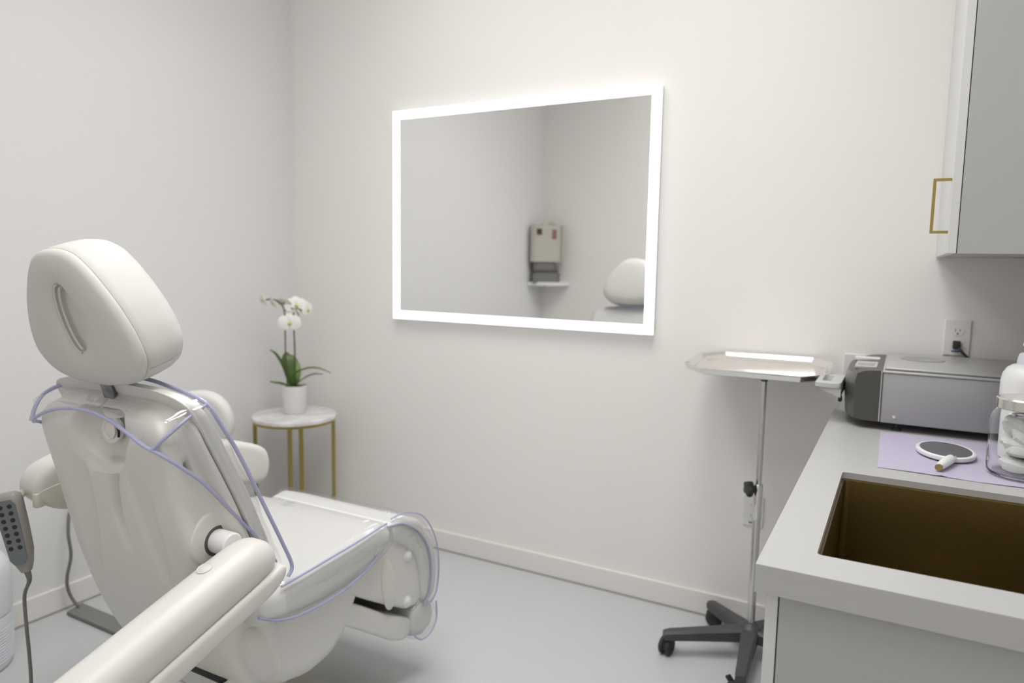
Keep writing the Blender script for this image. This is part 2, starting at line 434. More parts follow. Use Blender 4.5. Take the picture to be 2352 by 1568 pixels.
# ================================================================== outlets
def outlet(x, z, label, plug=False, w=.074, h=.118):
    t = thing('wall_outlet', (x, 0, z), label, 'outlet', None)
    part('cover_plate', 'outlet', t, B(x-w/2, x+w/2, -.007, 0, z-h/2, z+h/2, .0025), smooth=False)
    for s in (1, -1):
        zc = z+s*.021
        def rec(bm):
            n = 28; P = []
            for i in range(n):
                a = 2*PI*i/n; P.append((x+.0175*math.cos(a), max(-.0135, min(.0135, .0175*math.sin(a)))+zc))
            loft(bm, [[V((px, yy, pz)) for px, pz in P] for yy in (-.006, -.0085)])
        rc = part('receptacle', 'outlet', t, rec, smooth=False)
        def sl(bm):
            box(bm, x-.0075, x-.0055, -.0091, -.008, zc-.001, zc+.008); box(bm, x+.0055, x+.0075, -.0091, -.008, zc, zc+.007)
            lathe(bm, [(.0028, 0), (.0028, .0008)], (x, -.0083, zc-.007), 12, V((0, -1, 0)))
        o = part('slots', 'slot', t, sl, smooth=False, label='dark socket holes'); o.parent = rc; o.matrix_parent_inverse = Matrix()
    part('test_sticker', 'bluelab', t, B(x-.014, x+.010, -.0080, -.0068, z-h/2+.012, z-h/2+.017), smooth=False, label='small blue label')
    return t
outlet(2.958, 1.150, 'white wall outlet above the grey sterilizer, with a black plug in it')
outlet(2.352, .452, 'white wall outlet low on the wall behind the tray stand pole')
tag(part('wall_plate', 'outlet', None, B(2.627, 2.701, -.007, 0, .956, 1.074, .0025), smooth=False), 'blank white wall plate mostly hidden behind the end of the sterilizer', 'wall plate')

# power plug + cord
PC = lambda t: part('power_cord', 'black', t, lambda bm: tube(bm, [(2.960, -.03, 1.122), (2.968, -.042, 1.112), (2.985, -.043, 1.094), (3.000, -.036, 1.080), (3.012, -.025, 1.03), (3.02, -.02, .95), (3.02, -.022, .918)], .0042), label='black mains cord')
PL = lambda bm: (box(bm, 2.946, 2.968, -.038, -.0088, 1.114, 1.141, .004))

# ================================================================== sterilizer
dx0, dx1, dy0, dy1, dz0, dz1 = 2.76, 3.14, -.49, -.045, .937, 1.088
t = thing('sterilizer', (2.95, -.27, CT), 'grey tabletop cassette sterilizer at the far end of the worktop', 'sterilizer')
pc_ = PC(t); pl_ = part('plug', 'black', t, PL); pl_.parent = pc_; pl_.matrix_parent_inverse = Matrix()
part('housing', 'device', t, lambda bm: box(bm, dx0, dx1, dy0, dy1, dz0, dz1-.008, .004, 2), sharp=50)
def lid(bm):
    box(bm, dx0-.001, dx1, dy0-.003, dy1, dz1-.0085, dz1-.003, .0015, 2)
    box(bm, dx0+.004, dx1, dy0+.028, dy1, dz1-.004, dz1+.004, .003, 2)
part('lid', 'devtop', t, lid, sharp=50)
part('lid_recess', 'device', t, lambda bm: lathe(bm, [(.06, 0), (.061, .0022), (.056, .003), (.05, .0012), (0, .001)], (2.86, -.20, dz1+.003), 40))
part('lid_groove', 'darkgrey', t, lambda bm: box(bm, dx0+.003, dx1, dy0+.014, dy0+.027, dz1-.0035, dz1-.0022, 0), smooth=False)
def bez(bm):
    # front end module, side profile in x-z swept along y with rounded top corner
    P = [(2.692, .943), (2.689, 1.0), (2.690, 1.050), (2.695, 1.072), (2.712, 1.080), (2.735, 1.083), (2.7595, 1.084), (2.7595, .938), (2.710, .938)]
    rings = []
    for i in range(9):
        u = i/8; y = dy0+.004+(dy1-dy0-.008)*u; k = 4*u*(1-u); k = k**.5
        rings.append([V((x-.036*k*max(0, (2.7595-x)/.07), y, z)) for x, z in P])
    loft(bm, rings)
part('front_module', 'bezel', t, bez, sharp=30)
def ctl(bm): box(bm, 2.684, 2.742, -.425, -.300, 1.079, 1.0865, .001, 1)
part('control_panel', 'tray_gr', t, ctl, smooth=False, label='pale control panel on top of the front module')
part('display', 'lcd', t, B(2.690, 2.734, -.405, -.345, 1.0862, 1.0875), smooth=False)
part('handle_strip', 'white', t, B(2.672, 2.744, -.215, -.175, 1.078, 1.0875, .001, 1), smooth=False, label='pale strip across the front module')
def trim(bm): tube(bm, [(2.757, dy0-.001, dz1-.003), (2.757, dy0-.001, .94)], .002, smooth=False)
part('edge_trim', 'steel', t, trim)
part('side_screw', 'steel', t, lambda bm: lathe(bm, [(.0055, 0), (.005, .003), (.002, .0035), (0, .002)], (2.795, dy0, .957), 16, V((0, -1, 0))), label='small round metal screw')
for fx, fy in ((2.803, -.462), (3.10, -.462), (2.803, -.08), (3.10, -.08)):
    ft = part('foot', 'blackrub', t, lambda bm: lathe(bm, [(.014, 0), (.014, .003), (.011, .006), (.006, .009), (.004, .0235)], (fx, fy, CT), 20), label='black rubber foot')
# cassette handle
t = thing('sterilizer_cassette', (2.62, -.3, 1.0), 'pale grey cassette handle sticking out of the sterilizer front', 'cassette')
def cas(bm):
    y0, y1, z0, z1 = -.470, -.285, 1.016, 1.036
    x0, x1 = 2.582, 2.653
    def rr(x0, x1, y0, y1, z):
        r = .012; o = []
        for (qx, qy, a) in ((x0+r, y0+r, PI), (x1-r, y0+r, 1.5*PI), (x1-r, y1-r, 0), (x0+r, y1-r, .5*PI)):
            o += [V((qx+r*math.cos(a+k*PI/8), qy+r*math.sin(a+k*PI/8), z)) for k in range(5)]
        return o
    rings = [rr(x0+.006, x1, y0+.006, y1-.006, z0), rr(x0, x1, y0, y1, z0+.005), rr(x0, x1, y0, y1, z1-.003), rr(x0+.003, x1, y0+.003, y1-.003, z1),
             rr(x0+.016, x1-.028, y0+.030, y1-.030, z1), rr(x0+.020, x1-.030, y0+.034, y1-.034, z0+.004)]
    loft(bm, rings, True, True)
    P = [(2.588, 1.017), (2.653, .992), (2.653, 1.017)]
    loft(bm, [[V((x, yy, z)) for x, z in P] for yy in (y0+.006, y1-.006)])
part('cassette_handle', 'tray_gr', t, cas, sharp=35)
part('handle_latch', 'black', t, lambda bm: box(bm, 2.645, 2.656, -.440, -.425, .976, .993, .003), label='black latch')

# ================================================================== lilac cloth, hand mirror
def clothf(bm):
    nx, ny = 40, 36; x0, x1, y0, y1 = 2.765, 3.19, -.918, -.512
    def pt(i, j, dz):
        u, v = i/nx, j/ny
        x = x0+(x1-x0)*u+.004*(1-v); y = y0+(y1-y0)*v-.010*math.sin(u*PI)*(1-v)+.002*math.sin(u*9)
        z = CT+.0006+.0012*abs(math.sin(u*7+v*3))*(.5+.5*math.sin(v*8+1))
        z += .002*math.exp(-((u-.30)/.008)**2)*max(0, .25-v)*4
        return V((x, y, z+dz))
    g = [[bm.verts.new(pt(i, j, .0008)) for j in range(ny+1)] for i in range(nx+1)]
    h = [[bm.verts.new(pt(i, j, -.0003)) for j in range(ny+1)] for i in range(nx+1)]
    for i in range(nx):
        for j in range(ny):
            bm.faces.new((g[i][j], g[i+1][j], g[i+1][j+1], g[i][j+1])); bm.faces.new((h[i][j], h[i][j+1], h[i+1][j+1], h[i+1][j]))
    for i in range(nx):
        bm.faces.new((g[i][0], h[i][0], h[i+1][0], g[i+1][0])); bm.faces.new((g[i][ny], g[i+1][ny], h[i+1][ny], h[i][ny]))
    for j in range(ny):
        bm.faces.new((g[0][j], g[0][j+1], h[0][j+1], h[0][j])); bm.faces.new((g[nx][j], h[nx][j], h[nx][j+1], g[nx][j+1]))
tag(part('paper_bib', 'cloth', None, clothf), 'lilac crepe paper sheet laid flat on the worktop beside the sink', 'cloth')
hc = V((2.912, -.708, CT+.0045)); 
t = thing('hand_mirror', hc, 'oval white-framed hand mirror lying on the lilac paper sheet', 'hand mirror')
def oval(bm, a, b, prof):
    n = 56; ang = math.radians(8)
    rings = []
    for s, h in prof:
        r = []
        for i in range(n):
            q = 2*PI*i/n; x = (a+s)*math.cos(q); y = (b+s)*math.sin(q)
            r.append(hc+V((x*math.cos(ang)-y*math.sin(ang), x*math.sin(ang)+y*math.cos(ang), h)))
        rings.append(r)
    loft(bm, rings)
part('frame', 'white', t, lambda bm: oval(bm, .063, .088, [(-.008, -.001), (-.001, .0015), (.001, .006), (0, .0105), (-.004, .0125), (-.007, .0115)]))
part('glass', 'hmglass', t, lambda bm: oval(bm, .055, .080, [(0, .0112), (0, .0122)]), sharp=20, label='dark reflecting glass')
def hh(bm):
    tube(bm, [hc+V(p) for p in ((.012, -.082, .009), (.006, -.100, .011), (-.010, -.150, .010), (-.020, -.185, .009))], lambda s: .0075+.0035*math.sin(PI*min(1, s*1.05)), 14)
part('handle', 'white', t, hh)
part('ferrule', 'chrome', t, lambda bm: tube(bm, [hc+V((.0105, -.088, .0115)), hc+V((.005, -.104, .0115))], .0098, 16, False), label='metal collar')
part('handle_cap', 'brass', t, lambda bm: tube(bm, [hc+V((-.0185, -.181, .009)), hc+V((-.0215, -.190, .009))], .0074, 14, False), label='gold end cap')

# ================================================================== jar and bottle
jc = V((3.054, -.832, CT+.0021)); jr = .070
t = thing('cotton_jar', jc, 'clear glass jar of white cotton pads with a metal lid', 'jar')
def glassj(bm):
    o = [(.0, 0), (.050, 0), (.062, .003), (jr-.001, .012), (jr, .03), (jr, .128), (jr-.003, .140), (jr-.010, .149), (jr-.015, .154), (jr-.015, .166)]
    i = [(r-.0035, h) for r, h in reversed(o[4:])] + [(jr-.0055, .015), (.058, .0085), (0, .0075)]
    lathe(bm, o+i, jc, 56, cap0=False, cap1=False)
part('glass_body', 'glass', t, glassj, sharp=60)
part('lid', 'steel', t, lambda bm: lathe(bm, [(jr-.013, .152), (jr-.009, .154), (jr-.009, .174), (jr-.012, .177), (0, .177)], jc, 48, cap0=False), label='brushed metal screw lid')
def pad(bm, c, r, h, q):
    n = 22; rings = []
    for s, z in ((.80, -h), (.97, -h*.6), (1.0, 0), (.97, h*.6), (.80, h)):
        rings.append([c+q @ V((r*s*math.cos(2*PI*i/n)*(1+.05*math.sin(3*i)), r*s*math.sin(2*PI*i/n)*(1+.05*math.sin(5*i)), z*(1+.2*math.sin(i)))) for i in range(n)])
    loft(bm, rings)
padspec = [((-.002, .0, .0245), .050, .013, 3, 3), ((.004, -.006, .0520), .046, .010, -14, 8), ((-.008, .010, .0780), .042, .010, 16, -10), ((.010, .0, .100), .044, .013, 55, 12),
           ((-.020, -.004, .112), .030, .011, -62, 30), ((.016, -.012, .122), .026, .010, 20, -30), ((-.012, .014, .130), .022, .009, -25, -20)]
for k, (c, r, h, a, b) in enumerate(padspec):
    q = Matrix.Rotation(math.radians(a), 3, 'X') @ Matrix.Rotation(math.radians(b), 3, 'Y')
    o = part('cotton_pad', 'cotton', None, lambda bm: pad(bm, jc+V(c), r*.88, h, q))
    tag(o, 'white cotton pad in the heap inside the clear glass jar', 'cotton pad', 'cotton pads inside the glass jar')
sc = V((3.072, -.660, CT+.0021)); 
t = thing('pump_bottle', sc, 'white pump bottle standing just behind the jar of cotton pads', 'bottle')
part('bottle_body', 'soap', t, lambda bm: lathe(bm, [(0, 0), (.051, 0), (.055, .004), (.056, .02), (.056, .190), (.053, .208), (.045, .223), (.034, .231), (.026, .233), (0, .233)], sc, 48, cap0=False, cap1=False))
part('collar', 'pump', t, lambda bm: lathe(bm, [(.0265, .231), (.0265, .240), (.0235, .256), (.019, .260), (.012, .261)], sc, 36))
def ph(bm):
    lathe(bm, [(.014, .260), (.0135, .276), (.0175, .277), (.0175, .284), (0, .285)], sc, 28)
    tube(bm, [sc+V((0, 0, .279)), sc+V((.022, .010, .279)), sc+V((.042, .020, .272))], .0058, 12)
part('pump_head', 'pump', t, ph)

# ================================================================== instrument tray stand
pc = V((2.402, -.232, 0))
t = thing('tray_stand', pc, 'wheeled instrument stand with a steel pole on a charcoal five-leg base', 'stand')
angs = [math.radians(a) for a in (209, 137, 275, 350, 62)]
def hub(bm): lathe(bm, [(.03, .062), (.042, .068), (.043, .105), (.034, .118), (.026, .121), (.020, .128)], pc, 32)
part('hub', 'stand', t, hub)
for k, a in enumerate(angs):
    d = V((math.cos(a), math.sin(a), 0)); w = V((-d.y, d.x, 0)); L = (.305, .245, .300, .205, .205)[k]
    def leg(bm):
        rings = []
        for s, hw, zt, zb in ((.02, .034, .114, .070), (.06, .030, .113, .068), (.5, .023, .104, .066), (.93, .0195, .096, .064), (1.0, .016, .092, .066)):
            c = pc+d*L*s
            rings.append([c+w*hw+V((0, 0, zb)), c+w*hw+V((0, 0, zt-.008)), c+w*(hw-.008)+V((0, 0, zt)), c-w*(hw-.008)+V((0, 0, zt)), c-w*hw+V((0, 0, zt-.008)), c-w*hw+V((0, 0, zb))])
        loft(bm, rings)
    part('leg', 'stand', t, leg, sharp=40)
    cp = pc+d*(L-.006)
    wd = V((math.cos(a+.9), math.sin(a+.9), 0))
    wn = V((-wd.y, wd.x, 0))
    cc = cp-wd*.014
    c1 = part('caster', 'black', t, lambda bm: (lathe(bm, [(.008, .046), (.008, .068)], cp, 12), tube(bm, [cc+V((0, 0, .034))+wn*-.011, cc+V((0, 0, .034))+wn*.011], .024, 20, False)), sharp=40)
    for s in (-1, 1):
        def wh(bm): lathe(bm, [(.014, 0), (.027, .001), (.0315, .005), (.0315, .013), (.027, .0165), (.012, .017), (.010, .015), (0, .015)], cc+V((0, 0, .0316))+wn*.0035*s, 28, wn*s)
        w_ = part('wheel', 'blackrub', t, wh); w_.parent = c1; w_.matrix_parent_inverse = Matrix()
    br = part('brake_lever', 'black', t, lambda bm: box(bm, -.010, .016, -.010, .010, -.003, .004, .0015, 2, Matrix.Translation(cc-wd*.034+V((0, 0, .056))) @ Matrix.Rotation(a+.9, 4, 'Z') @ Matrix.Rotation(.6, 4, 'Y')))
    br.parent = c1; br.matrix_parent_inverse = Matrix()
part('lower_pole', 'chrome', t, lambda bm: lathe(bm, [(.0135, .115), (.0135, .585), (.012, .588)], pc, 28))
part('upper_pole', 'chrome', t, lambda bm: lathe(bm, [(.0095, .58), (.0095, .998)], pc, 24))
part('pole_collar', 'steel', t, lambda bm: lathe(bm, [(.0135, .50), (.0150, .502), (.0150, .500+.125), (.0135, .627)], pc, 28), label='lighter steel clamp sleeve')
kd = V((-.80, -.60, 0)).normalized()
def knob(bm):
    n = 60; rings = []
    q = kd.to_track_quat('Z', 'Y').to_matrix(); c = pc+V((0, 0, .612))+kd*.022
    for s, h in ((.55, 0), (.93, .003), (1, .008), (1, .016), (.92, .021), (.5, .023)):
        rings.append([c+q @ V(((.0255+.0032*math.cos(5*2*PI*i/n))*s*math.cos(2*PI*i/n), (.0255+.0032*math.cos(5*2*PI*i/n))*s*math.sin(2*PI*i/n), h)) for i in range(n)])
    loft(bm, rings); lathe(bm, [(.009, -.012), (.009, .002)], c, 16, kd)
part('height_knob', 'black', t, knob, sharp=50, label='black lobed tightening knob')
part('tray_mount', 'black', t, lambda bm: (lathe(bm, [(.0105, .985), (.018, 1.000), (.020, 1.0125)], pc, 28), box(bm, pc.x-.14, pc.x+.14, pc.y-.010, pc.y+.010, 1.004, 1.0145, .002)), sharp=40)
def octr(x0, x1, y0, y1, c, z):
    return [V(p) for p in ((x0+c, y0, z), (x1-c, y0, z), (x1, y0+c, z), (x1, y1-c, z), (x1-c, y1, z), (x0+c, y1, z), (x0, y1-c, z), (x0, y0+c, z))]
def tray(bm):
    x0, x1, y0, y1, c = 2.148, 2.606, -.385, -.014, .072
    zb, zt = -.0255, 0
    o = [(.028, zb), (.010, zb+.006), (.003, zt-.003), (-.0005, zt), (.004, zt+.0008), (.012, zt-.003), (.018, zb+.012), (.026, zb+.0055), (.034, zb+.0022)]
    rings = [octr(x0+d, x1-d, y0+d, y1-d, c-d*.59, z) for d, z in o]
    loft(bm, rings)
    bmesh.ops.bevel(bm, geom=[e for e in bm.edges if abs(e.verts[0].co.z-e.verts[1].co.z) > .0005 and e.calc_length() < .04], offset=.004, segments=2, affect='EDGES') if 0 else None
    for v in bm.verts: v.co.z += 1.0325+(v.co.y-y0)*.062
o = part('instrument_tray', 'traysteel', None, tray, sharp=25)
tag(o, 'empty stainless steel tray with cut corners lying on the wheeled stand', 'tray')

# ================================================================== side table + orchid
tc = V((.272, -.282, 0)); TZ = .63; TR = .196
t = thing('side_table', tc, 'round white marble side table with slim brass legs in the corner', 'table')
part('tabletop', 'marble', t, lambda bm: lathe(bm, [(TR-.004, TZ-.020), (TR, TZ-.017), (TR, TZ-.003), (TR-.003, TZ), (0, TZ)], tc, 72))
def ring(z0, z1, r0, r1): return lambda bm: lathe(bm, [(r0, z0), (r1, z0), (r1, z1), (r0, z1), (r0, z0)], tc, 64, cap0=False, cap1=False)
part('top_ring', 'brass', t, ring(TZ-.032, TZ-.0202, TR-.022, TR-.006), sharp=30)
part('foot_ring', 'brass', t, ring(0, .012, TR-.022, TR-.006), sharp=30)
for k in range(4):
    a = math.radians(54+90*k); d = V((math.cos(a), math.sin(a), 0)); c = tc+d*(TR-.014)
    part('leg', 'brass', t, lambda bm: box(bm, -.0075, .0075, -.0095, .0095, .0121, TZ-.0322, .001, 1, Matrix.Translation(V((c.x, c.y, 0))) @ Matrix.Rotation(a, 4, 'Z')), smooth=False)
oc = V((.252, -.262, TZ+.0005)); 
hr = V((.876, .481, 0)).normalized(); hf = V((-hr.y, hr.x, 0))
S = 1/486
t = thing('potted_orchid', oc, 'white moth orchid in a white tapered pot on the marble side table', 'plant')
def OP(px, py, d=0): return oc+hr*((px-677)*S)+V((0, 0, (934-py)*S))+hf*d
part('pot', 'porc', t, lambda bm: lathe(bm, [(0, 0), (.047, 0), (.0495, .003), (.061, .132), (.062, .135), (.059, .136), (.057, .132), (.054, .118), (0, .118)], oc, 48, cap0=False, cap1=False))
part('bark', 'bark', t, lambda bm: lathe(bm, [(.0545, .118), (.0548, .124), (.04, .130), (.02, .133), (0, .133)], oc, 30, cap0=False))
def leaf(bm, pts, w, side):
    P = spline(pts, 8); n = len(P); rings = []
    for i, p in enumerate(P):
        tt = (P[min(i+1, n-1)]-P[max(i-1, 0)]).normalized(); s = (side-tt*side.dot(tt)).normalized(); nn = tt.cross(s)
        u = i/(n-1); ww = w*max(.06, math.sin(PI*min(1, .12+u*.88))**.7)*(1 if u < .97 else .6)
        th = .0016
        rings.append([p+s*ww*q+nn*(abs(q)*ww*.35+e*th) for q, e in ((-1, 0), (-.5, 1), (0, 1), (.5, 1), (1, 0), (.5, -1), (0, -1), (-.5, -1))])
    loft(bm, rings)
LV = [([(668, 866, 0), (650, 820, .02), (634, 795, .02), (618, 787, .02)], .020, hf, 'leaf'),
      ([(672, 868, 0), (664, 830, .0), (658, 805, .01), (654, 792, .03)], .030, hr, 'leaf'),
      ([(676, 868, -.01), (684, 840, -.03), (712, 826, -.04), (738, 826, -.03), (763, 838, .0)], .017, hf, 'leaf2'),
      ([(678, 868, .01), (700, 852, .02), (720, 844, .03), (738, 846, .05)], .013, hf, 'leaf'),
      ([(668, 868, -.01), (652, 860, -.03), (640, 857, -.05), (628, 856, -.05)], .016, hf, 'leaf'),
      ([(680, 868, -.01), (690, 860, -.03), (700, 853, -.04), (703, 851, -.045)], .017, hf, 'leaf2'),
      ([(674, 868, .0), (676, 840, .02), (668, 815, .04), (664, 800, .05)], .028, hr, 'leaf2')]
for pts, w, sd, mm in LV:
    part('leaf', mm, t, lambda bm: leaf(bm, [OP(*p) for p in pts], w, sd))
part('stem', 'stem', t, lambda bm: tube(bm, [OP(661, 868), OP(658, 800), OP(658, 740), OP(657, 695), OP(648, 678), OP(630, 668), OP(608, 672)], .0032))
part('stem', 'stem', t, lambda bm: tube(bm, [OP(677, 868, .01), OP(678, 800, .01), OP(677, 735, .01), OP(674, 705, .02), OP(682, 690, .03), OP(700, 700, .03)], .0035))
part('stem', 'stem', t, lambda bm: tube(bm, [OP(657, 695), OP(668, 689, .01), OP(684, 692, .0), OP(692, 706, -.01)], .0022))
def flower(c, r, nrm, name='flower'):
    nrm = nrm.normalized(); q = nrm.to_track_quat('Z', 'Y').to_matrix()
    def pet(bm):
        for a, L, w in ((90, .95, .85), (215, .90, .75), (325, .90, .75), (10, 1.05, 1.35), (170, 1.05, 1.35)):
            A = math.radians(a); dd = q @ V((math.cos(A), math.sin(A), 0)); s = nrm.cross(dd); rings = []
            off = .002 if a in (10, 170) else -.001
            for u in (.02, .18, .4, .65, .85, .97, 1.0):
                ww = r*w*.5*math.sin(PI*min(1, .1+u*.82))**.55*(1 if u < .98 else .3)
                cc = c+dd*r*L*u+nrm*(off+r*.25*u*(1-u)*1.2+r*.06*math.sin(u*3))
                rings.append([cc+s*ww*k+nrm*(-abs(k)*ww*.18+e*.0006) for k, e in ((-1, 0), (-.5, 1), (0, 1), (.5, 1), (1, 0), (.5, -1), (0, -1), (-.5, -1))])
            loft(bm, rings)
    p = part('flower', 'petal', t, pet)
    def lip(bm):
        for dx, dy, rr_ in ((0, -.10, .11), (.10, 0, .08), (-.10, 0, .08), (0, .08, .06)):
            m = Matrix.Translation(c+q @ V((dx*r, dy*r, .006)))
            bmesh.ops.create_icosphere(bm, subdivisions=2, radius=rr_*r*1.1, matrix=m)
    l = part('lip', 'yellow', t, lip); l.parent = p; l.matrix_parent_inverse = Matrix()
toc = (CAM-OP(673, 700)).normalized()
flower(OP(673, 722, -.03), .050, toc+V((0, 0, -.1)))
flower(OP(680, 684, .03), .050, toc+V((.2, .2, .15)))
flower(OP(709, 692, .01), .044, toc*.35+hr*1.0)
flower(OP(655, 675, .01), .036, toc*.4-hr*.2+V((0, 0, -.5)))
flower(OP(634, 677, -.01), .036, toc*.4-hr*.7+V((0, 0, -.3)))
flower(OP(608, 670, .0), .036, toc*.5-hr*.7+V((0, 0, -.2)))
def bud(c, r):
    part('bud', 'yellow', t, lambda bm: bmesh.ops.create_icosphere(bm, subdivisions=2, radius=r, matrix=Matrix.Translation(c) @ Matrix.Diagonal((1, 1, 1.2, 1))))
bud(OP(692, 708, -.01), .006); bud(OP(628, 669), .005)

# ================================================================== treatment chair
xc = 1.255
chair = thing('treatment_chair', (xc, -1.45, 0), 'large white reclining treatment chair with oval headrest and folded-down armrest', 'chair')
def interp(T, z):
    if z <= T[0][0]: return T[0][1]
    for (a, p), (b, q) in zip(T, T[1:]):
        if z <= b: return p+(q-p)*(z-a)/(b-a)
    return T[-1][1]
def smooth_tab(T):
    P = spline([(a, b, 0) for a, b in T], 8); return [(p.x, p.y) for p in P]
YR = smooth_tab([(.26, -1.53), (.30, -1.585), (.34, -1.625), (.40, -1.665), (.51, -1.717), (.64, -1.760), (.74, -1.783), (.88, -1.812), (.94, -1.825), (.985, -1.832), (1.05, -1.836), (1.12, -1.84)])
YF = smooth_tab([(.25, -1.47), (.40, -1.49), (.52, -1.505), (.6, -1.520), (.67, -1.548), (.81, -1.605), (.94, -1.668), (1.055, -1.728), (1.12, -1.765)])
CT_ = .048
half = [(0, 0), (.15, 0), (.3, .001), (.45, .003), (.60, .007), (.74, .015), (.85, .030), (.92, .058), (.955, .10), (.97, .17), (.97, .28), (.955, .42), (.955, .56), (.98, .68), (1.04, .76), (1.075, .84), (1.075, .93), (1.05, .985), (.9, 1.0), (.45, 1.0), (0, 1)]
hsp = [(p.x, p.y) for p in spline([(a, b, 0) for a, b in half], 7)]
full = hsp+[(-a, b) for a, b in reversed(hsp[1:-1])]
groove = [(1.372, .987), (1.323, .942), (1.287, .877), (1.268, .793), (1.275, .74), (1.283, .70)]
ridge = [(1.330, .945), (1.333, .873), (1.345, .773), (1.372, .676), (1.41, .58), (1.45, .48)]
def dseg(x, z, P):
    best = 9; tt = 0
    for k, ((ax, az), (bx, bz)) in enumerate(zip(P, P[1:])):
        L = (bx-ax)**2+(bz-az)**2; u = max(0, min(1, ((x-ax)*(bx-ax)+(z-az)*(bz-az))/L))
        d = math.hypot(x-ax-u*(bx-ax), z-az-u*(bz-az))
        if d < best: best = d; tt = (k+u)/(len(P)-1)
    return best, tt
def sstep(a, b, v):
    u = max(0, min(1, (v-a)/(b-a))); return u*u*(3-2*u)
def disp_(x, z):
    d = 0
    q = math.hypot((x-1.262)/.108, (z-.985)/(.098 if z < .985 else .075))
    d += .050*(1-sstep(.74, 1.0, q))
    g, t_ = dseg(x, z, groove); d += .026*math.exp(-(g/.0115)**2)*math.sin(PI*min(1, max(0, t_*.9+.1)))
    g, t_ = dseg(x, z, ridge)
    # raised centre spine with a soft step along the ridge line
    cx = interp([(.5, 1.45), (.58, 1.41), (.676, 1.372), (.773, 1.345), (.873, 1.333), (.945, 1.330)], z)
    if z < .95:
        k = sstep(.0, .10, .95-z)
        d += .009*k*sstep(-.004, .012, x-cx)*(1-sstep(.03, .12, x-cx))
        cx2 = 2*xc-cx+.02
        d += .008*k*sstep(-.004, .012, cx2-x)*(1-sstep(.03, .10, cx2-x))
    return d
def shell_rings():
    rings = []; hs = .228
    lv = [(z, 1, 0) for z in [.265+.0125*i for i in range(int((.955-.265)/.0125)+1)]]
    for j in range(1, 13):
        s = math.sin(j/12*PI/2); lv.append((.955+.088*s, max(.03, (1-s**5)**(1/3)), s))
    for z, k, s in lv:
        yr, ys = interp(YR, z), interp(YF, z)-CT_
        low = 1-.30*(1-sstep(.25, .36, z)); w = hs*k*low
        y0 = yr+.030*s**3; dep = (ys-y0)
        if z < .33: y0 += .02*(1-sstep(.25, .33, z)); 
        r = []
        for a, b in full:
            x = xc+a*w; y = y0+b*dep; zz = z+.030*s*s*b
            if b < .5 and abs(a) < .75 and s < .95:
                y += disp_(x, z)*sstep(.5, .02, b)*(1-sstep(.6, .75, abs(a)))
            # side pocket around the bolt
            if a > .8 and .12 < b < .60: 
                q = math.hypot((y+1.735)/.040, (z-.925)/.026); x -= .024*(1-sstep(.4, 1, q))
            r.append(V((x, y, zz)))
        rings.append(r)
    return rings
bk = part('backrest_shell', 'shell', chair, lambda bm: loft(bm, shell_rings()), sharp=60)
# back cushion
chalf = [(0, 0), (.5, 0), (.9, .0), (.985, .04), (1.0, .16), (1.02, .4), (1.015, .65), (.97, .85), (.88, .96), (.7, 1.0), (.35, 1.03), (0, 1.04)]
csp = [(p.x, p.y) for p in spline([(a, b, 0) for a, b in chalf], 4)]
cfull = csp+[(-a, b) for a, b in reversed(csp[1:-1])]
def cush_rings(off=0, zl=.60):
    lv = []
    for j in range(7): s = math.cos(j/6*PI/2); lv.append((zl+.03-.03*s, 1-.10*s*s, .0, 1-.6*s*s))
    n = 24
    for j in range(1, n+1): lv.append((zl+.03+(1.0-zl-.03)*j/n, 1, 0, 1))
    for j in range(1, 13):
        s = math.sin(j/12*PI/2); lv.append((1.0+(.094)*s, max(.02, (1-s**5)**(1/3)), s, 1-.45*s**4))
    rings = []
    for z, k, s, e in lv:
        yf, ys = interp(YF, z), interp(YF, z)-CT_+.002
        w = .248*k
        rings.append([V((xc+a*(w+off), ys-off+b*(yf-ys+2*off)*e, z-.02*s*0)) for a, b in cfull])
    return rings
part('back_cushion', 'leather', chair, lambda bm: loft(bm, cush_rings()), sharp=50)
# recess knob with clear disc
def kn(bm):
    lathe(bm, [(.030, 0), (.031, .003), (.029, .008), (.022, .010), (.020, .007), (0, .007)], (1.268, -1.790, .985), 32, V((.15, -1, .1)).normalized())
part('recline_knob', 'shell', chair, kn)
def kn2(bm):
    for a in range(0):
        q = 2*PI*a/5; bmesh.ops.create_uvsphere(bm, u_segments=14, v_segments=8, radius=.011, matrix=Matrix.Translation(V((1.266+.022*math.cos(q), -1.826, .990+.022*math.sin(q)))))
    lathe(bm, [(.019, 0), (.019, .003), (0, .005)], (1.266, -1.797, .985), 24, V((0, -1, 0)))
k2 = part('knob_grip', 'shell', chair, kn2)
part('knob_slit', 'black', chair, lambda bm: tube(bm, [(1.293, -1.800, 1.000), (1.299, -1.800, .988), (1.298, -1.800, .974)], .003), label='dark curved slit beside the knob')
# bolts on the shell side
def bolt(x, y, z, r=.012, ax=V((1, 0, 0)), par=None):
    o = part('bolt', 'white', chair, lambda bm: lathe(bm, [(r, -.006), (r, .004), (r*.75, .007), (0, .007)], (x, y, z), 22, ax)); return o
bolt(1.462, -1.724, .922, .0115)
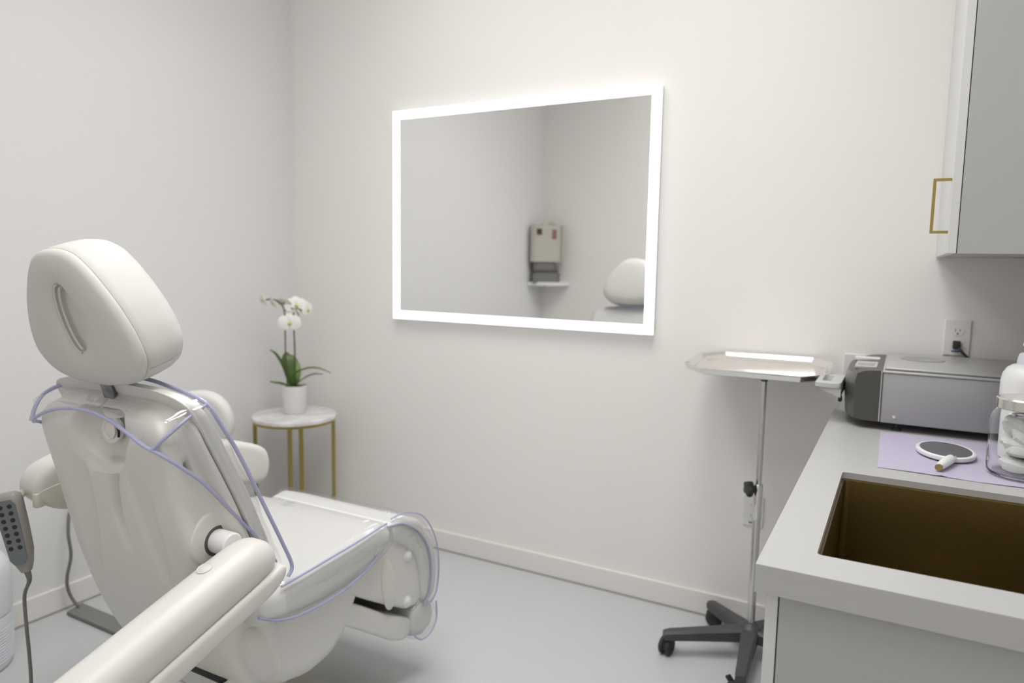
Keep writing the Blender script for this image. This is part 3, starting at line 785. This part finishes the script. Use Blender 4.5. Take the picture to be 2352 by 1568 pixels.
# headrest
HA = .30; hn = V((0, math.cos(HA), math.sin(HA))); hT = V((0, -math.sin(HA), math.cos(HA))); hX = V((1, 0, 0))
HC = V((1.250, -1.866, 1.233))
outl = [(0, .152), (.058, .143), (.100, .112), (.138, .065), (.168, .015), (.188, -.04), (.188, -.09), (.150, -.132), (.085, -.150), (0, -.156)]
ol = outl+[(-a, b) for a, b in reversed(outl[1:-1])]
OUT = [(p.x, p.y) for p in spline([(a, b, 0) for a, b in ol], 8, True)]
nO = len(OUT)
def ell(s): 
    r = []
    for (x, y) in OUT:
        a = math.atan2(y+.005, x); c, d = math.cos(a), math.sin(a); q = 1/math.sqrt((c/.036)**2+(d/.076)**2)
        r.append((q*c*s, q*d*s+.002))
    return r
def mixr(A_, B_, t_): return [(a[0]*(1-t_)+b[0]*t_, a[1]*(1-t_)+b[1]*t_) for a, b in zip(A_, B_)]
def scl(s): return [(x*s, (y+.01)*s-.01) for x, y in OUT]
def h3(L, n, bulge=0): return [HC+hX*x+hT*y+hn*n for x, y in L]
def headf(bm):
    R_ = [h3(ell(.3), .015), h3(ell(.80), .016), h3(ell(.95), .012), h3(ell(1.0), .005), h3(ell(1.12), .001), h3(mixr(ell(1.12), scl(.93), .35), -.004),
          h3(mixr(ell(1.12), scl(.93), .7), -.002), h3(scl(.93), .003), h3(scl(.975), .008), h3(scl(.997), .016), h3(scl(1.0), .0215), h3(scl(.992), .0232), h3(scl(1.0), .0248),
          h3(scl(1.012), .04), h3(scl(1.012), .07), h3(scl(1.0), .095), h3(scl(.965), .115), h3(scl(.90), .128), h3(scl(.75), .136), h3(scl(.5), .140), h3(scl(.2), .141)]
    loft(bm, R_)
hd_ = part('headrest', 'headl', chair, headf, sharp=70)
def ch(o, par): o.parent = par; o.matrix_parent_inverse = Matrix.Translation(-chair.location) if par.type == 'MESH' else Matrix(); return o
def sub(name, m, par, fn, label=None, **kw):
    bm = bmesh.new(); fn(bm); o = finish(bm, name, m, None, **kw); o.parent = par; o.matrix_parent_inverse = Matrix()
    if label: o['label'] = label
    return o
sub('seam', 'seam', hd_, lambda bm: tube(bm, [h3([q], .0232)[0] for q in scl(.997)]+[h3([scl(.997)[0]], .0232)[0]], .0011, 6, False, cap=False))
def pull(bm):
    E_ = [(math.cos(a)*.024, math.sin(a)*.070) for a in [PI*.52+i*PI*.96/24 for i in range(25)]]
    tube(bm, [HC+hX*(x+.004)+hT*(y+.002)+hn*.006 for x, y in E_], .0030, 10, False)
    E2 = [(math.cos(a)*.030, math.sin(a)*.077) for a in [PI*.5+i*PI/24 for i in range(25)]]
    tube(bm, [HC+hX*x+hT*(y+.002)+hn*.001 for x, y in E2], .0020, 8, False)
sub('slot_piping', 'headl', hd_, pull, 'rolled edge around the oval slot')
def seam2(bm):
    P = []
    for n in (.026, .05, .08, .10): 
        L = scl(1.013); i = min(range(nO), key=lambda k: math.hypot(L[k][0]-.176, L[k][1]+.105)); P.append(h3([L[i]], n)[0])
    tube(bm, P, .0011, 6)
sub('corner_seam', 'seam', hd_, seam2)
def barf(bm):
    box(bm, -.019, .019, -.0045, .0045, -.085, .075, .0025, 2, Matrix.Translation(V((1.255, -1.790, 1.065))) @ Matrix.Rotation(HA*.9, 4, 'X'))
part('headrest_bar', 'barsteel', chair, barf, label='flat polished metal bar')
part('bar_socket', 'shell', chair, lambda bm: lathe(bm, [(.040, -.02), (.040, .0), (.034, .004), (.020, .003), (0, .002)], (1.262, -1.765, 1.040), 28, V((0, -.25, 1)).normalized()))
# seat
seat = part('seat_cushion', 'leather', chair, lambda bm: puff(bm, [(-1.625, .505), (-1.63, .580), (-1.52, .590), (-1.36, .600), (-1.22, .611), (-1.15, .606), (-1.12, .575), (-1.135, .535), (-1.19, .512), (-1.30, .497), (-1.42, .490), (-1.54, .492)], .980, 1.532, .032, YZ), sharp=50)
part('seat_shell', 'shell', chair, lambda bm: puff(bm, [(-1.645, .50), (-1.655, .42), (-1.60, .335), (-1.52, .285), (-1.42, .262), (-1.33, .275), (-1.265, .325), (-1.215, .41), (-1.170, .50), (-1.165, .525), (-1.3, .53), (-1.55, .525)], 1.015, 1.496, .065, YZ, k=8, seg=9), sharp=60)
# leg rest
lr = part('legrest_shell', 'shell', chair, lambda bm: puff(bm, [(-1.150, .570), (-1.087, .580), (-1.011, .545), (-.945, .475), (-.915, .385), (-.925, .310), (-.965, .275), (-1.022, .285), (-1.11, .335), (-1.20, .390), (-1.285, .445), (-1.285, .500), (-1.20, .530)], 1.02, 1.500, .016, YZ), sharp=50)
part('legrest_pad', 'leather', chair, lambda bm: puff(bm, [(-1.125, .590), (-1.06, .600), (-.965, .562), (-.895, .475), (-.868, .380), (-.880, .295), (-.915, .266), (-.950, .285), (-.960, .38), (-.985, .45), (-1.04, .50), (-1.11, .54)], 1.005, 1.512, .020, YZ), sharp=60)
def ellc(bm):
    P = [(-1.115+.028*math.cos(a)-.018*math.sin(a), .405+.082*math.sin(a)+.02*math.cos(a)) for a in [2*PI*i/28 for i in range(28)]]
    rings = [[V((x, y_, z_)) for y_, z_ in [((p[0]+1.115)*s-1.115, (p[1]-.405)*s+.405) for p in P]] for s, x in ((1, 1.498), (.96, 1.5025), (.75, 1.5065), (.4, 1.508))]
    loft(bm, rings)
sub('side_boss', 'shell', lr, ellc)
for yy, zz in ((-1.020, .462), (-1.022, .312)):
    sub('bolt', 'white', lr, lambda bm: lathe(bm, [(.019, -.002), (.019, .0015), (.013, .002), (.0125, .007), (.009, .009), (0, .009)], (1.5005, yy, zz), 24, V((1, 0, 0))), 'round cap screw')
fr_ = part('footrest', 'shell', chair, lambda bm: puff(bm, [(-1.300, .430), (-1.21, .375), (-1.10, .300), (-1.0, .248), (-.975, .220), (-.988, .190), (-1.022, .180), (-1.08, .205), (-1.2, .290), (-1.326, .375), (-1.34, .41)], 1.03, 1.490, .010, YZ, k=3), sharp=40)
part('footrest_pad', 'leather', chair, lambda bm: puff(bm, [(-.990, .262), (-.935, .290), (-.885, .262), (-.868, .215), (-.885, .172), (-.935, .155), (-.985, .175), (-1.0, .215)], 1.02, 1.500, .024, YZ), sharp=60)
# column, base, mechanism
def colf(bm):
    rings = []
    for z, x0, x1, y0, y1 in ((.36, 1.06, 1.375, -1.52, -1.28), (.30, 1.08, 1.365, -1.52, -1.285), (.20, 1.12, 1.290, -1.52, -1.285), (.12, 1.13, 1.262, -1.54, -1.28), (.065, 1.10, 1.262, -1.56, -1.27)):
        r = .03; o = []
        for (qx, qy, a) in ((x0+r, y0+r, PI), (x1-r, y0+r, 1.5*PI), (x1-r, y1-r, 0), (x0+r, y1-r, .5*PI)):
            o += [V((qx+r*math.cos(a+k*PI/8), qy+r*math.sin(a+k*PI/8), z)) for k in range(5)]
        rings.append(o)
    loft(bm, rings)
part('lift_column', 'shell', chair, colf, sharp=40)
part('base', 'clip', chair, lambda bm: box(bm, 1.02, 1.48, -1.78, -1.165, .001, .066, .014, 3), sharp=50)
mech = part('mechanism', 'black', chair, lambda bm: (box(bm, 1.12, 1.43, -1.64, -1.52, .335, .425, .012, 2), tube(bm, [(1.36, -1.625, .35), (1.43, -1.62, .36), (1.445, -1.60, .39)], .012)), sharp=40)
sub('mechanism_rim', 'shell', mech, lambda bm: tube(bm, [(1.26, -1.665, .320), (1.34, -1.665, .318), (1.41, -1.650, .335), (1.452, -1.625, .375), (1.458, -1.615, .43)], .009), 'white rim around the black opening')
part('seat_clip', 'clip', chair, lambda bm: (box(bm, 1.44, 1.475, -1.60, -1.50, .455, .470, .004), box(bm, 1.45, 1.475, -1.60, -1.585, .42, .462, .003)), sharp=40)
# near arm rest
ca, sa = .951, .309
O0 = (-1.612, .652)
def armmap(s, h, a): return (a, O0[0]-ca*s-sa*h, O0[1]-sa*s+ca*h)
arm = part('armrest', 'shell2', chair, lambda bm: puff(bm, [(.0, .054), (.004, .095), (.03, .122), (.085, .130), (.3, .131), (.6, .131), (.72, .130), (.75, .080), (.72, .028), (.3, .028), (.03, .030)], 1.518, 1.624, .043, armmap, k=5, seg=9), sharp=60)
sub('armrest_lower', 'shell2', arm, lambda bm: puff(bm, [(.010, .0465), (.05, .0475), (.3, .0475), (.70, .0475), (.735, .044), (.73, .02), (.6, .004), (.3, .0), (.08, .0), (.04, .004), (.010, .018), (.002, .035)], 1.514, 1.628, .012, armmap, k=4), 'lower half of the armrest with a raised seam')
sub('armrest_cap', 'shell2', arm, lambda bm: (lathe(bm, [(.0165, -.001), (.0165, .0008), (.0145, .0012), (.0135, .0002), (.012, .0012), (0, .0018)], armmap(.150, .1315, 1.563), 28, V((0, -.309, .951)))), 'round screw cap')
part('arm_pivot', 'white', chair, lambda bm: lathe(bm, [(.027, 0), (.027, .072), (.024, .075), (0, .075)], (1.455, -1.695, .738), 28, V((1, 0, 0))))
def boss(bm):
    pr = [(.0, -.105), (.020, -.102), (.038, -.092), (.052, -.075), (.060, -.052), (.064, -.025), (.064, -.006), (.061, -.001), (.056, .0), (.030, .0), (0, .0)]
    lathe(bm, pr, (1.479, -1.702, .744), 48, V((1, 0, 0)), False, False)
part('pivot_boss', 'shell', chair, boss, sharp=60)
part('pivot_socket', 'darkgrey', chair, lambda bm: lathe(bm, [(.0345, -.002), (.0345, .0015), (.027, .0018), (.027, -.002)], (1.478, -1.695, .738), 30, V((1, 0, 0)), False, False), label='dark gap ring around the pivot')
# far arm rest
fa = part('armrest', 'shell2', chair, lambda bm: puff(bm, [(-1.800, .790), (-1.775, .835), (-1.71, .858), (-1.5, .845), (-1.25, .800), (-1.12, .762), (-1.065, .738), (-1.042, .712), (-1.038, .655), (-1.055, .618), (-1.10, .612), (-1.25, .655), (-1.5, .690), (-1.66, .700), (-1.74, .720), (-1.785, .755)], .850, .940, .022, YZ), sharp=60)
sub('armrest_band', 'clip', fa, lambda bm: puff(bm, [(-1.790, .782), (-1.70, .800), (-1.55, .800), (-1.55, .715), (-1.66, .713), (-1.74, .728), (-1.778, .755)], .9395, .9425, .001, YZ, k=3), 'recessed side band')
part('arm_bracket', 'shell', chair, lambda bm: box(bm, .93, 1.04, -1.72, -1.66, .70, .76, .012), sharp=50)

# ------------------------------------------------ clear vinyl covers with lilac piping
def hem(x, y): return .982+.055*max(0, 1-((x-xc)/.21)**2)-1.28*max(0, y+1.805)
def covf(bm):
    cs = [(0, -.03), (.5, -.03), (.8, -.015), (.93, .05), (.99, .15), (1.02, .45), (1.06, .75), (1.065, .86), (1.03, .96), (.9, 1.0), (.6, 1.01), (0, 1.01)]
    sp = [(p.x, p.y) for p in spline([(a, b, 0) for a, b in cs], 6)]; fu = sp+[(-a, b) for a, b in reversed(sp[1:-1])]
    rings = []; lv = [(.615+.01*i, 1, 0) for i in range(39)]
    for j in range(1, 15):
        s = math.sin(j/14*PI/2); lv.append((.995+.10*s, max(.02, (1-s**5)**(1/3)), s))
    for z, k, s in lv:
        y0 = interp(YR, min(z, 1.04))-.005+.028*s**3; y1 = interp(YF, z)+.007
        r = []
        for a, b in fu:
            w = .246*k
            zz = z-(.056*s*s)*(1-b)
            wr = .0018*math.sin(z*60+a*9)*math.sin(b*14+z*25)
            r.append(V((xc+a*w+wr, y0+b*(y1-y0)+wr, zz)))
        rings.append(r)
    loft(bm, rings, False, True)
    dl_ = []
    for fc in bm.faces:
        c = fc.calc_center_median()
        if c.z < hem(c.x, c.y): dl_.append(fc)
    bmesh.ops.delete(bm, geom=dl_, context='FACES')
cov = part('vinyl_cover', 'vinyl', chair, covf, sharp=80, label='clear vinyl cover over the backrest')
def pipe(par, pts, r=.0042): return sub('piping', 'piping', par, lambda bm: tube(bm, pts, r, 8), 'lilac edge piping')
pipe(cov, [(1.012, -1.60, .72), (1.010, -1.70, .85), (1.018, -1.80, .965), (1.035, -1.838, .985), (1.09, -1.845, 1.012), (1.17, -1.847, 1.032), (1.255, -1.848, 1.038), (1.33, -1.846, 1.028), (1.40, -1.846, 1.006), (1.448, -1.842, .984), (1.482, -1.822, .962), (1.494, -1.785, .928), (1.498, -1.740, .885), (1.500, -1.67, .800), (1.502, -1.59, .700), (1.504, -1.55, .640)])
pipe(cov, [(1.466, -1.836, .978), (1.486, -1.808, 1.008), (1.494, -1.770, 1.035), (1.500, -1.728, 1.058)])
pipe(cov, [(1.024, -1.838, .985), (1.016, -1.820, 1.020), (1.022, -1.798, 1.048), (1.06, -1.765, 1.070), (1.12, -1.745, 1.087), (1.22, -1.738, 1.097), (1.32, -1.738, 1.096), (1.40, -1.738, 1.086), (1.46, -1.735, 1.074), (1.500, -1.728, 1.058), (1.512, -1.700, 1.005), (1.515, -1.658, .930), (1.518, -1.60, .808), (1.522, -1.545, .690), (1.526, -1.520, .625), (1.528, -1.535, .602)], .0048)
def cov2f(bm):
    puff(bm, [(-1.56, .500), (-1.56, .590), (-1.36, .6065), (-1.22, .6175), (-1.145, .612), (-1.113, .575), (-1.130, .530), (-1.19, .506), (-1.30, .491), (-1.42, .484)], .972, 1.540, .034, YZ)
    rnd = random.Random(3)
    dl_ = [fc for fc in bm.faces if (fc.normal.z < -.6 or fc.calc_center_median().y < -1.55)]
    bm.normal_update()
    dl_ = [fc for fc in bm.faces if (fc.calc_center_median().z < .495 and abs(fc.calc_center_median().x-xc) < .25)]
    bmesh.ops.delete(bm, geom=dl_, context='FACES')
cov2 = part('vinyl_cover', 'vinyl', chair, cov2f, sharp=80, label='clear vinyl cover over the seat')
pipe(cov2, [(1.532, -1.56, .588), (1.535, -1.482, .594), (1.535, -1.389, .600), (1.535, -1.30, .606), (1.530, -1.20, .612), (1.515, -1.14, .606)], .003)
pipe(cov2, [(1.525, -1.625, .535), (1.532, -1.57, .507), (1.535, -1.499, .492), (1.536, -1.391, .489), (1.536, -1.288, .503), (1.532, -1.204, .530), (1.52, -1.15, .56)], .0035)
def cov3f(bm):
    puff(bm, [(-1.10, .603), (-1.05, .609), (-.955, .570), (-.885, .480), (-.858, .380), (-.870, .290), (-.91, .260), (-.952, .28), (-.965, .38), (-.99, .45), (-1.05, .50), (-1.11, .545)], .998, 1.518, .026, YZ)
    dl_ = [fc for fc in bm.faces if fc.calc_center_median().y < -.93 and fc.calc_center_median().z < .5 and abs(fc.calc_center_median().x-xc) < .24]
    bmesh.ops.delete(bm, geom=dl_, context='FACES')
cov3 = part('vinyl_cover', 'vinyl', chair, cov3f, sharp=80, label='clear vinyl cover round the legrest')
pipe(cov3, [(1.508, -1.13, .590), (1.513, -1.06, .578), (1.515, -.985, .530), (1.516, -.935, .465), (1.516, -.915, .385), (1.515, -.925, .31), (1.512, -.95, .268)], .0032)
pipe(cov3, [(1.50, -1.10, .604), (1.505, -1.04, .606), (1.507, -.95, .568), (1.507, -.885, .484), (1.504, -.855, .380), (1.505, -.868, .290), (1.507, -.905, .262)], .0022)
def cov4f(bm):
    puff(bm, [(-.990, .272), (-.930, .299), (-.877, .267), (-.859, .215), (-.878, .165), (-.935, .146), (-.985, .165), (-1.006, .21)], 1.012, 1.508, .024, YZ)
cov4 = part('vinyl_cover', 'vinyl', chair, cov4f, sharp=80, label='small clear vinyl cover on the footrest')
pipe(cov4, [(1.505, -.990, .185), (1.509, -.955, .158), (1.508, -.90, .162), (1.505, -.868, .195), (1.503, -.868, .25)], .0028)

# remote control hanging from far arm
rm = V((.885, -1.820, .700))
t = thing('remote_control', rm, 'grey remote control with two rows of buttons hanging from the armrest', 'remote control')
RM = Matrix.Translation(rm) @ Matrix.Rotation(math.radians(38), 4, 'Z') @ Matrix.Rotation(math.radians(-10), 4, 'Y')
def rmb(bm):
    rings = []
    for z, hw, d in ((-.125, .010, .010), (-.105, .017, .014), (-.07, .024, .018), (0, .027, .020), (.06, .028, .020), (.075, .026, .018), (.082, .018, .012)):
        rings.append([RM @ V((x*hw, y*d, z)) for x, y in ((-1, -.7), (-.8, -1), (.8, -1), (1, -.7), (1, .7), (.8, 1), (-.8, 1), (-1, .7))])
    loft(bm, rings)
rbody = part('remote_body', 'remside', t, rmb, sharp=50)
def rmf(bm):
    rings = []
    P = [(-.020, -.085), (-.012, -.098), (.012, -.098), (.020, -.085), (.0235, 0), (.024, .055), (.016, .068), (-.016, .068), (-.024, .055), (-.0235, 0)]
    loft(bm, [[RM @ V((x, y, z)) for x, z in P] for y in (-.0185, -.0215)])
part('keypad', 'rem', t, rmf, sharp=40, label='dark blue-grey keypad face')
for r_ in range(7):
    for c_ in (-1, 1):
        def bt(bm): lathe(bm, [(.0056, 0), (.0056, .0012), (.004, .0018), (0, .0018)], RM @ V((c_*.0105, -.0212, .052-.0178*r_)), 12, (RM.to_3x3() @ V((0, -1, 0))))
        part('button', 'black', t, bt, label='small dark button')
part('hook', 'clip', t, lambda bm: (tube(bm, [RM @ V((.012, .012, .055)), RM @ V((.030, .030, .075)), (.905, -1.778, .79), (.925, -1.765, .80)], .009, 8), box(bm, .922, .940, -1.795, -1.775, .742, .778, .003)), label='cream hanging hook')
part('cord', 'cord', t, lambda bm: tube(bm, [RM @ V((0, 0, -.120)), RM @ V((0, 0, -.150)), (.87, -1.80, .50), (.87, -1.80, .42), (.865, -1.795, .34), (.855, -1.79, .25), (.84, -1.79, .16), (.83, -1.80, .06), (.86, -1.84, .008)], lambda s: .009-.0045*min(1, s*6)))


# ================================================================== small things at left
bc = V((.155, -1.640, 0))
t = thing('waste_bin', bc, 'white rounded waste bin at the left edge of the photo', 'bin')
part('bin_body', 'bin', t, lambda bm: lathe(bm, [(0, 0), (.112, 0), (.124, .006), (.131, .03), (.137, .16), (.134, .185), (.131, .187)], bc, 56, cap0=False, cap1=True))
part('bin_lid', 'bin', t, lambda bm: lathe(bm, [(.129, .1875), (.136, .190), (.138, .215), (.138, .31), (.133, .345), (.118, .372), (.09, .385), (0, .39)], bc, 56, cap0=True, cap1=False))
def ribs(bm):
    for k in range(12):
        z = .03+k*.010; r = .131+.006*(z-.03)/.13
        lathe(bm, [(r-.001, z), (r+.0012, z+.002), (r+.0012, z+.004), (r-.001, z+.006)], bc, 56, cap0=False, cap1=False)
part('ribbed_band', 'bin', t, ribs)
def flat(bm):
    P = [(.070, -1.268), (.66, -1.268), (.66, -1.196), (.050, -1.196)]
    rings = [[V((x, y, z)) for x, y in P] for z in (.002, .016)]
    loft(bm, rings)
    bmesh.ops.bevel(bm, geom=bm.edges[:], offset=.002, segments=1, affect='EDGES')
o = part('floor_bar', 'plate', None, flat, smooth=False)
tag(o, 'flat grey metal bar on the floor behind the chair, at the left baseboard', 'metal bar')
o = part('power_cable', 'cord', None, lambda bm: tube(bm, [(.012, -1.15, .48), (.03, -1.21, .40), (.05, -1.235, .315), (.055, -1.232, .225), (.045, -1.245, .14), (.042, -1.243, .09), (.055, -1.234, .045), (.075, -1.225, .0205)], .006))
tag(o, 'thin grey cable hanging down to the flat metal bar on the floor', 'cable')

# rolling stool behind chair
st = V((.55, -1.02, 0))
t = thing('rolling_stool', st, 'white padded backrest of a stool just behind the treatment chair', 'stool')
sp_ = V((.44, -.93, .735))
def spad(bm):
    P = []
    w, h, r = .130, .125, .118
    for (qx, qz, a) in ((-w+r, -h+r, PI), (w-r, -h+r, 1.5*PI), (w-r, h-r, 0), (-w+r, h-r, .5*PI)):
        P += [(qx+r*math.cos(a+k*PI/12), qz+r*math.sin(a+k*PI/12)) for k in range(7)]
    vd = V((hf.x, hf.y, 0))
    puff(bm, P, -.035, .035, .03, lambda u, w_, a: tuple(sp_+hr*u+V((0, 0, w_))+vd*a+vd*(-.9*u*u)), smooth=False, seg=6)
part('backrest', 'leather', t, spad, sharp=60)
sc_ = V((.36, -.90, 0))
part('seat', 'leather', t, lambda bm: lathe(bm, [(0, .405), (.13, .405), (.15, .415), (.155, .435), (.15, .455), (.13, .465), (0, .468)], sc_, 40, cap0=False, cap1=False))
part('support_bar', 'chrome', t, lambda bm: tube(bm, [sc_+V((.0, 0, .40)), sc_+V((.10, -.02, .39)), sc_+V((.155, -.035, .42)), sc_+V((.14, -.015, .55)), sp_+V((.0, .045, -.03))], .009))
part('gas_column', 'chrome', t, lambda bm: lathe(bm, [(.024, .06), (.024, .25), (.013, .252), (.013, .404)], sc_, 24))
for k in range(5):
    a = 2*PI*k/5+.3; d = V((math.cos(a), math.sin(a), 0)); w = V((-d.y, d.x, 0))
    part('leg', 'chrome', t, lambda bm: loft(bm, [[sc_+d*s+w*q*hw+V((0, 0, z+e)) for q, e in ((-1, 0), (-1, .015), (1, .015), (1, 0))] for s, hw, z in ((.01, .02, .07), (.12, .014, .062), (.20, .010, .052))]), sharp=30)
    part('caster', 'black', t, lambda bm: (lathe(bm, [(.022, -.011), (.022, .011)], sc_+d*.2+V((0, 0, .0225)), 20, w), lathe(bm, [(.006, .03), (.006, .055)], sc_+d*.2, 10)), sharp=30)


# ================================================================== corner shelf seen in the mirror
def shelf(bm):
    P = [(.001, -D+.001), (.27, -D+.001)]+[(.27*math.cos(a*PI/2/8), -D+.001+.27*math.sin(a*PI/2/8)) for a in range(1, 8)]+[(.001, -D+.28)]
    loft(bm, [[V((x, y, z)) for x, y in P] for z in (1.178, 1.206)])
tag(part('corner_shelf', 'white', None, shelf, smooth=False), 'small white corner shelf, seen only in the mirror', 'shelf')
ac = V((.100, -2.828, 1.2065))
t = thing('countertop_appliance', ac, 'beige boxy appliance standing on the corner shelf in the mirror', 'appliance')
# local: +x right, -y faces the room centre
A = Matrix.Translation(ac) @ Matrix.Rotation(math.radians(135), 4, 'Z')
def LB(*a, **k): return lambda bm: box(bm, *a, mtx=A, **k)
part('base', 'plate', t, LB(-.10, .12, -.07, .015, 0, .065, bev=.01), smooth=False, label='grey metal base')
part('base_top', 'darkgrey', t, LB(-.09, .10, -.06, .012, .065, .10, bev=.006), smooth=False)
part('neck', 'plate', t, LB(-.07, .11, -.05, .01, .10, .192, bev=.008), smooth=False)
part('body', 'oldbeige', t, LB(-.120, .130, -.065, .008, .190, .460, bev=.02, seg=3))
part('window', 'wingrey', t, LB(.055, .100, -.069, -.064, .395, .445), smooth=False, label='small dark square window')
part('label_plate', 'winred', t, LB(-.075, -.035, -.069, -.064, .360, .440), smooth=False, label='narrow dull red label')
part('carry_loop', 'oldbeige', t, lambda bm: tube(bm, [A @ (V(p)+V((0, -.03, 0))) for p in ((-.085, 0, .45), (-.07, 0, .485), (-.03, 0, .495), (-.005, 0, .48), (.0, 0, .45))], .011))
part('carry_loop', 'oldbeige', t, lambda bm: tube(bm, [A @ (V(p)+V((0, -.03, 0))) for p in ((.10, 0, .45), (.07, 0, .475), (.035, 0, .490), (.02, 0, .45))], .008))

SC.view_settings.view_transform = 'Standard'; SC.view_settings.look = 'None'; SC.view_settings.gamma = 1
SC.view_settings.exposure = -.36
wd_ = bpy.data.worlds.new('world'); SC.world = wd_; wd_.use_nodes = True
wd_.node_tree.nodes['Background'].inputs['Color'].default_value = (.8, .8, .8, 1)
wd_.node_tree.nodes['Background'].inputs['Strength'].default_value = .3
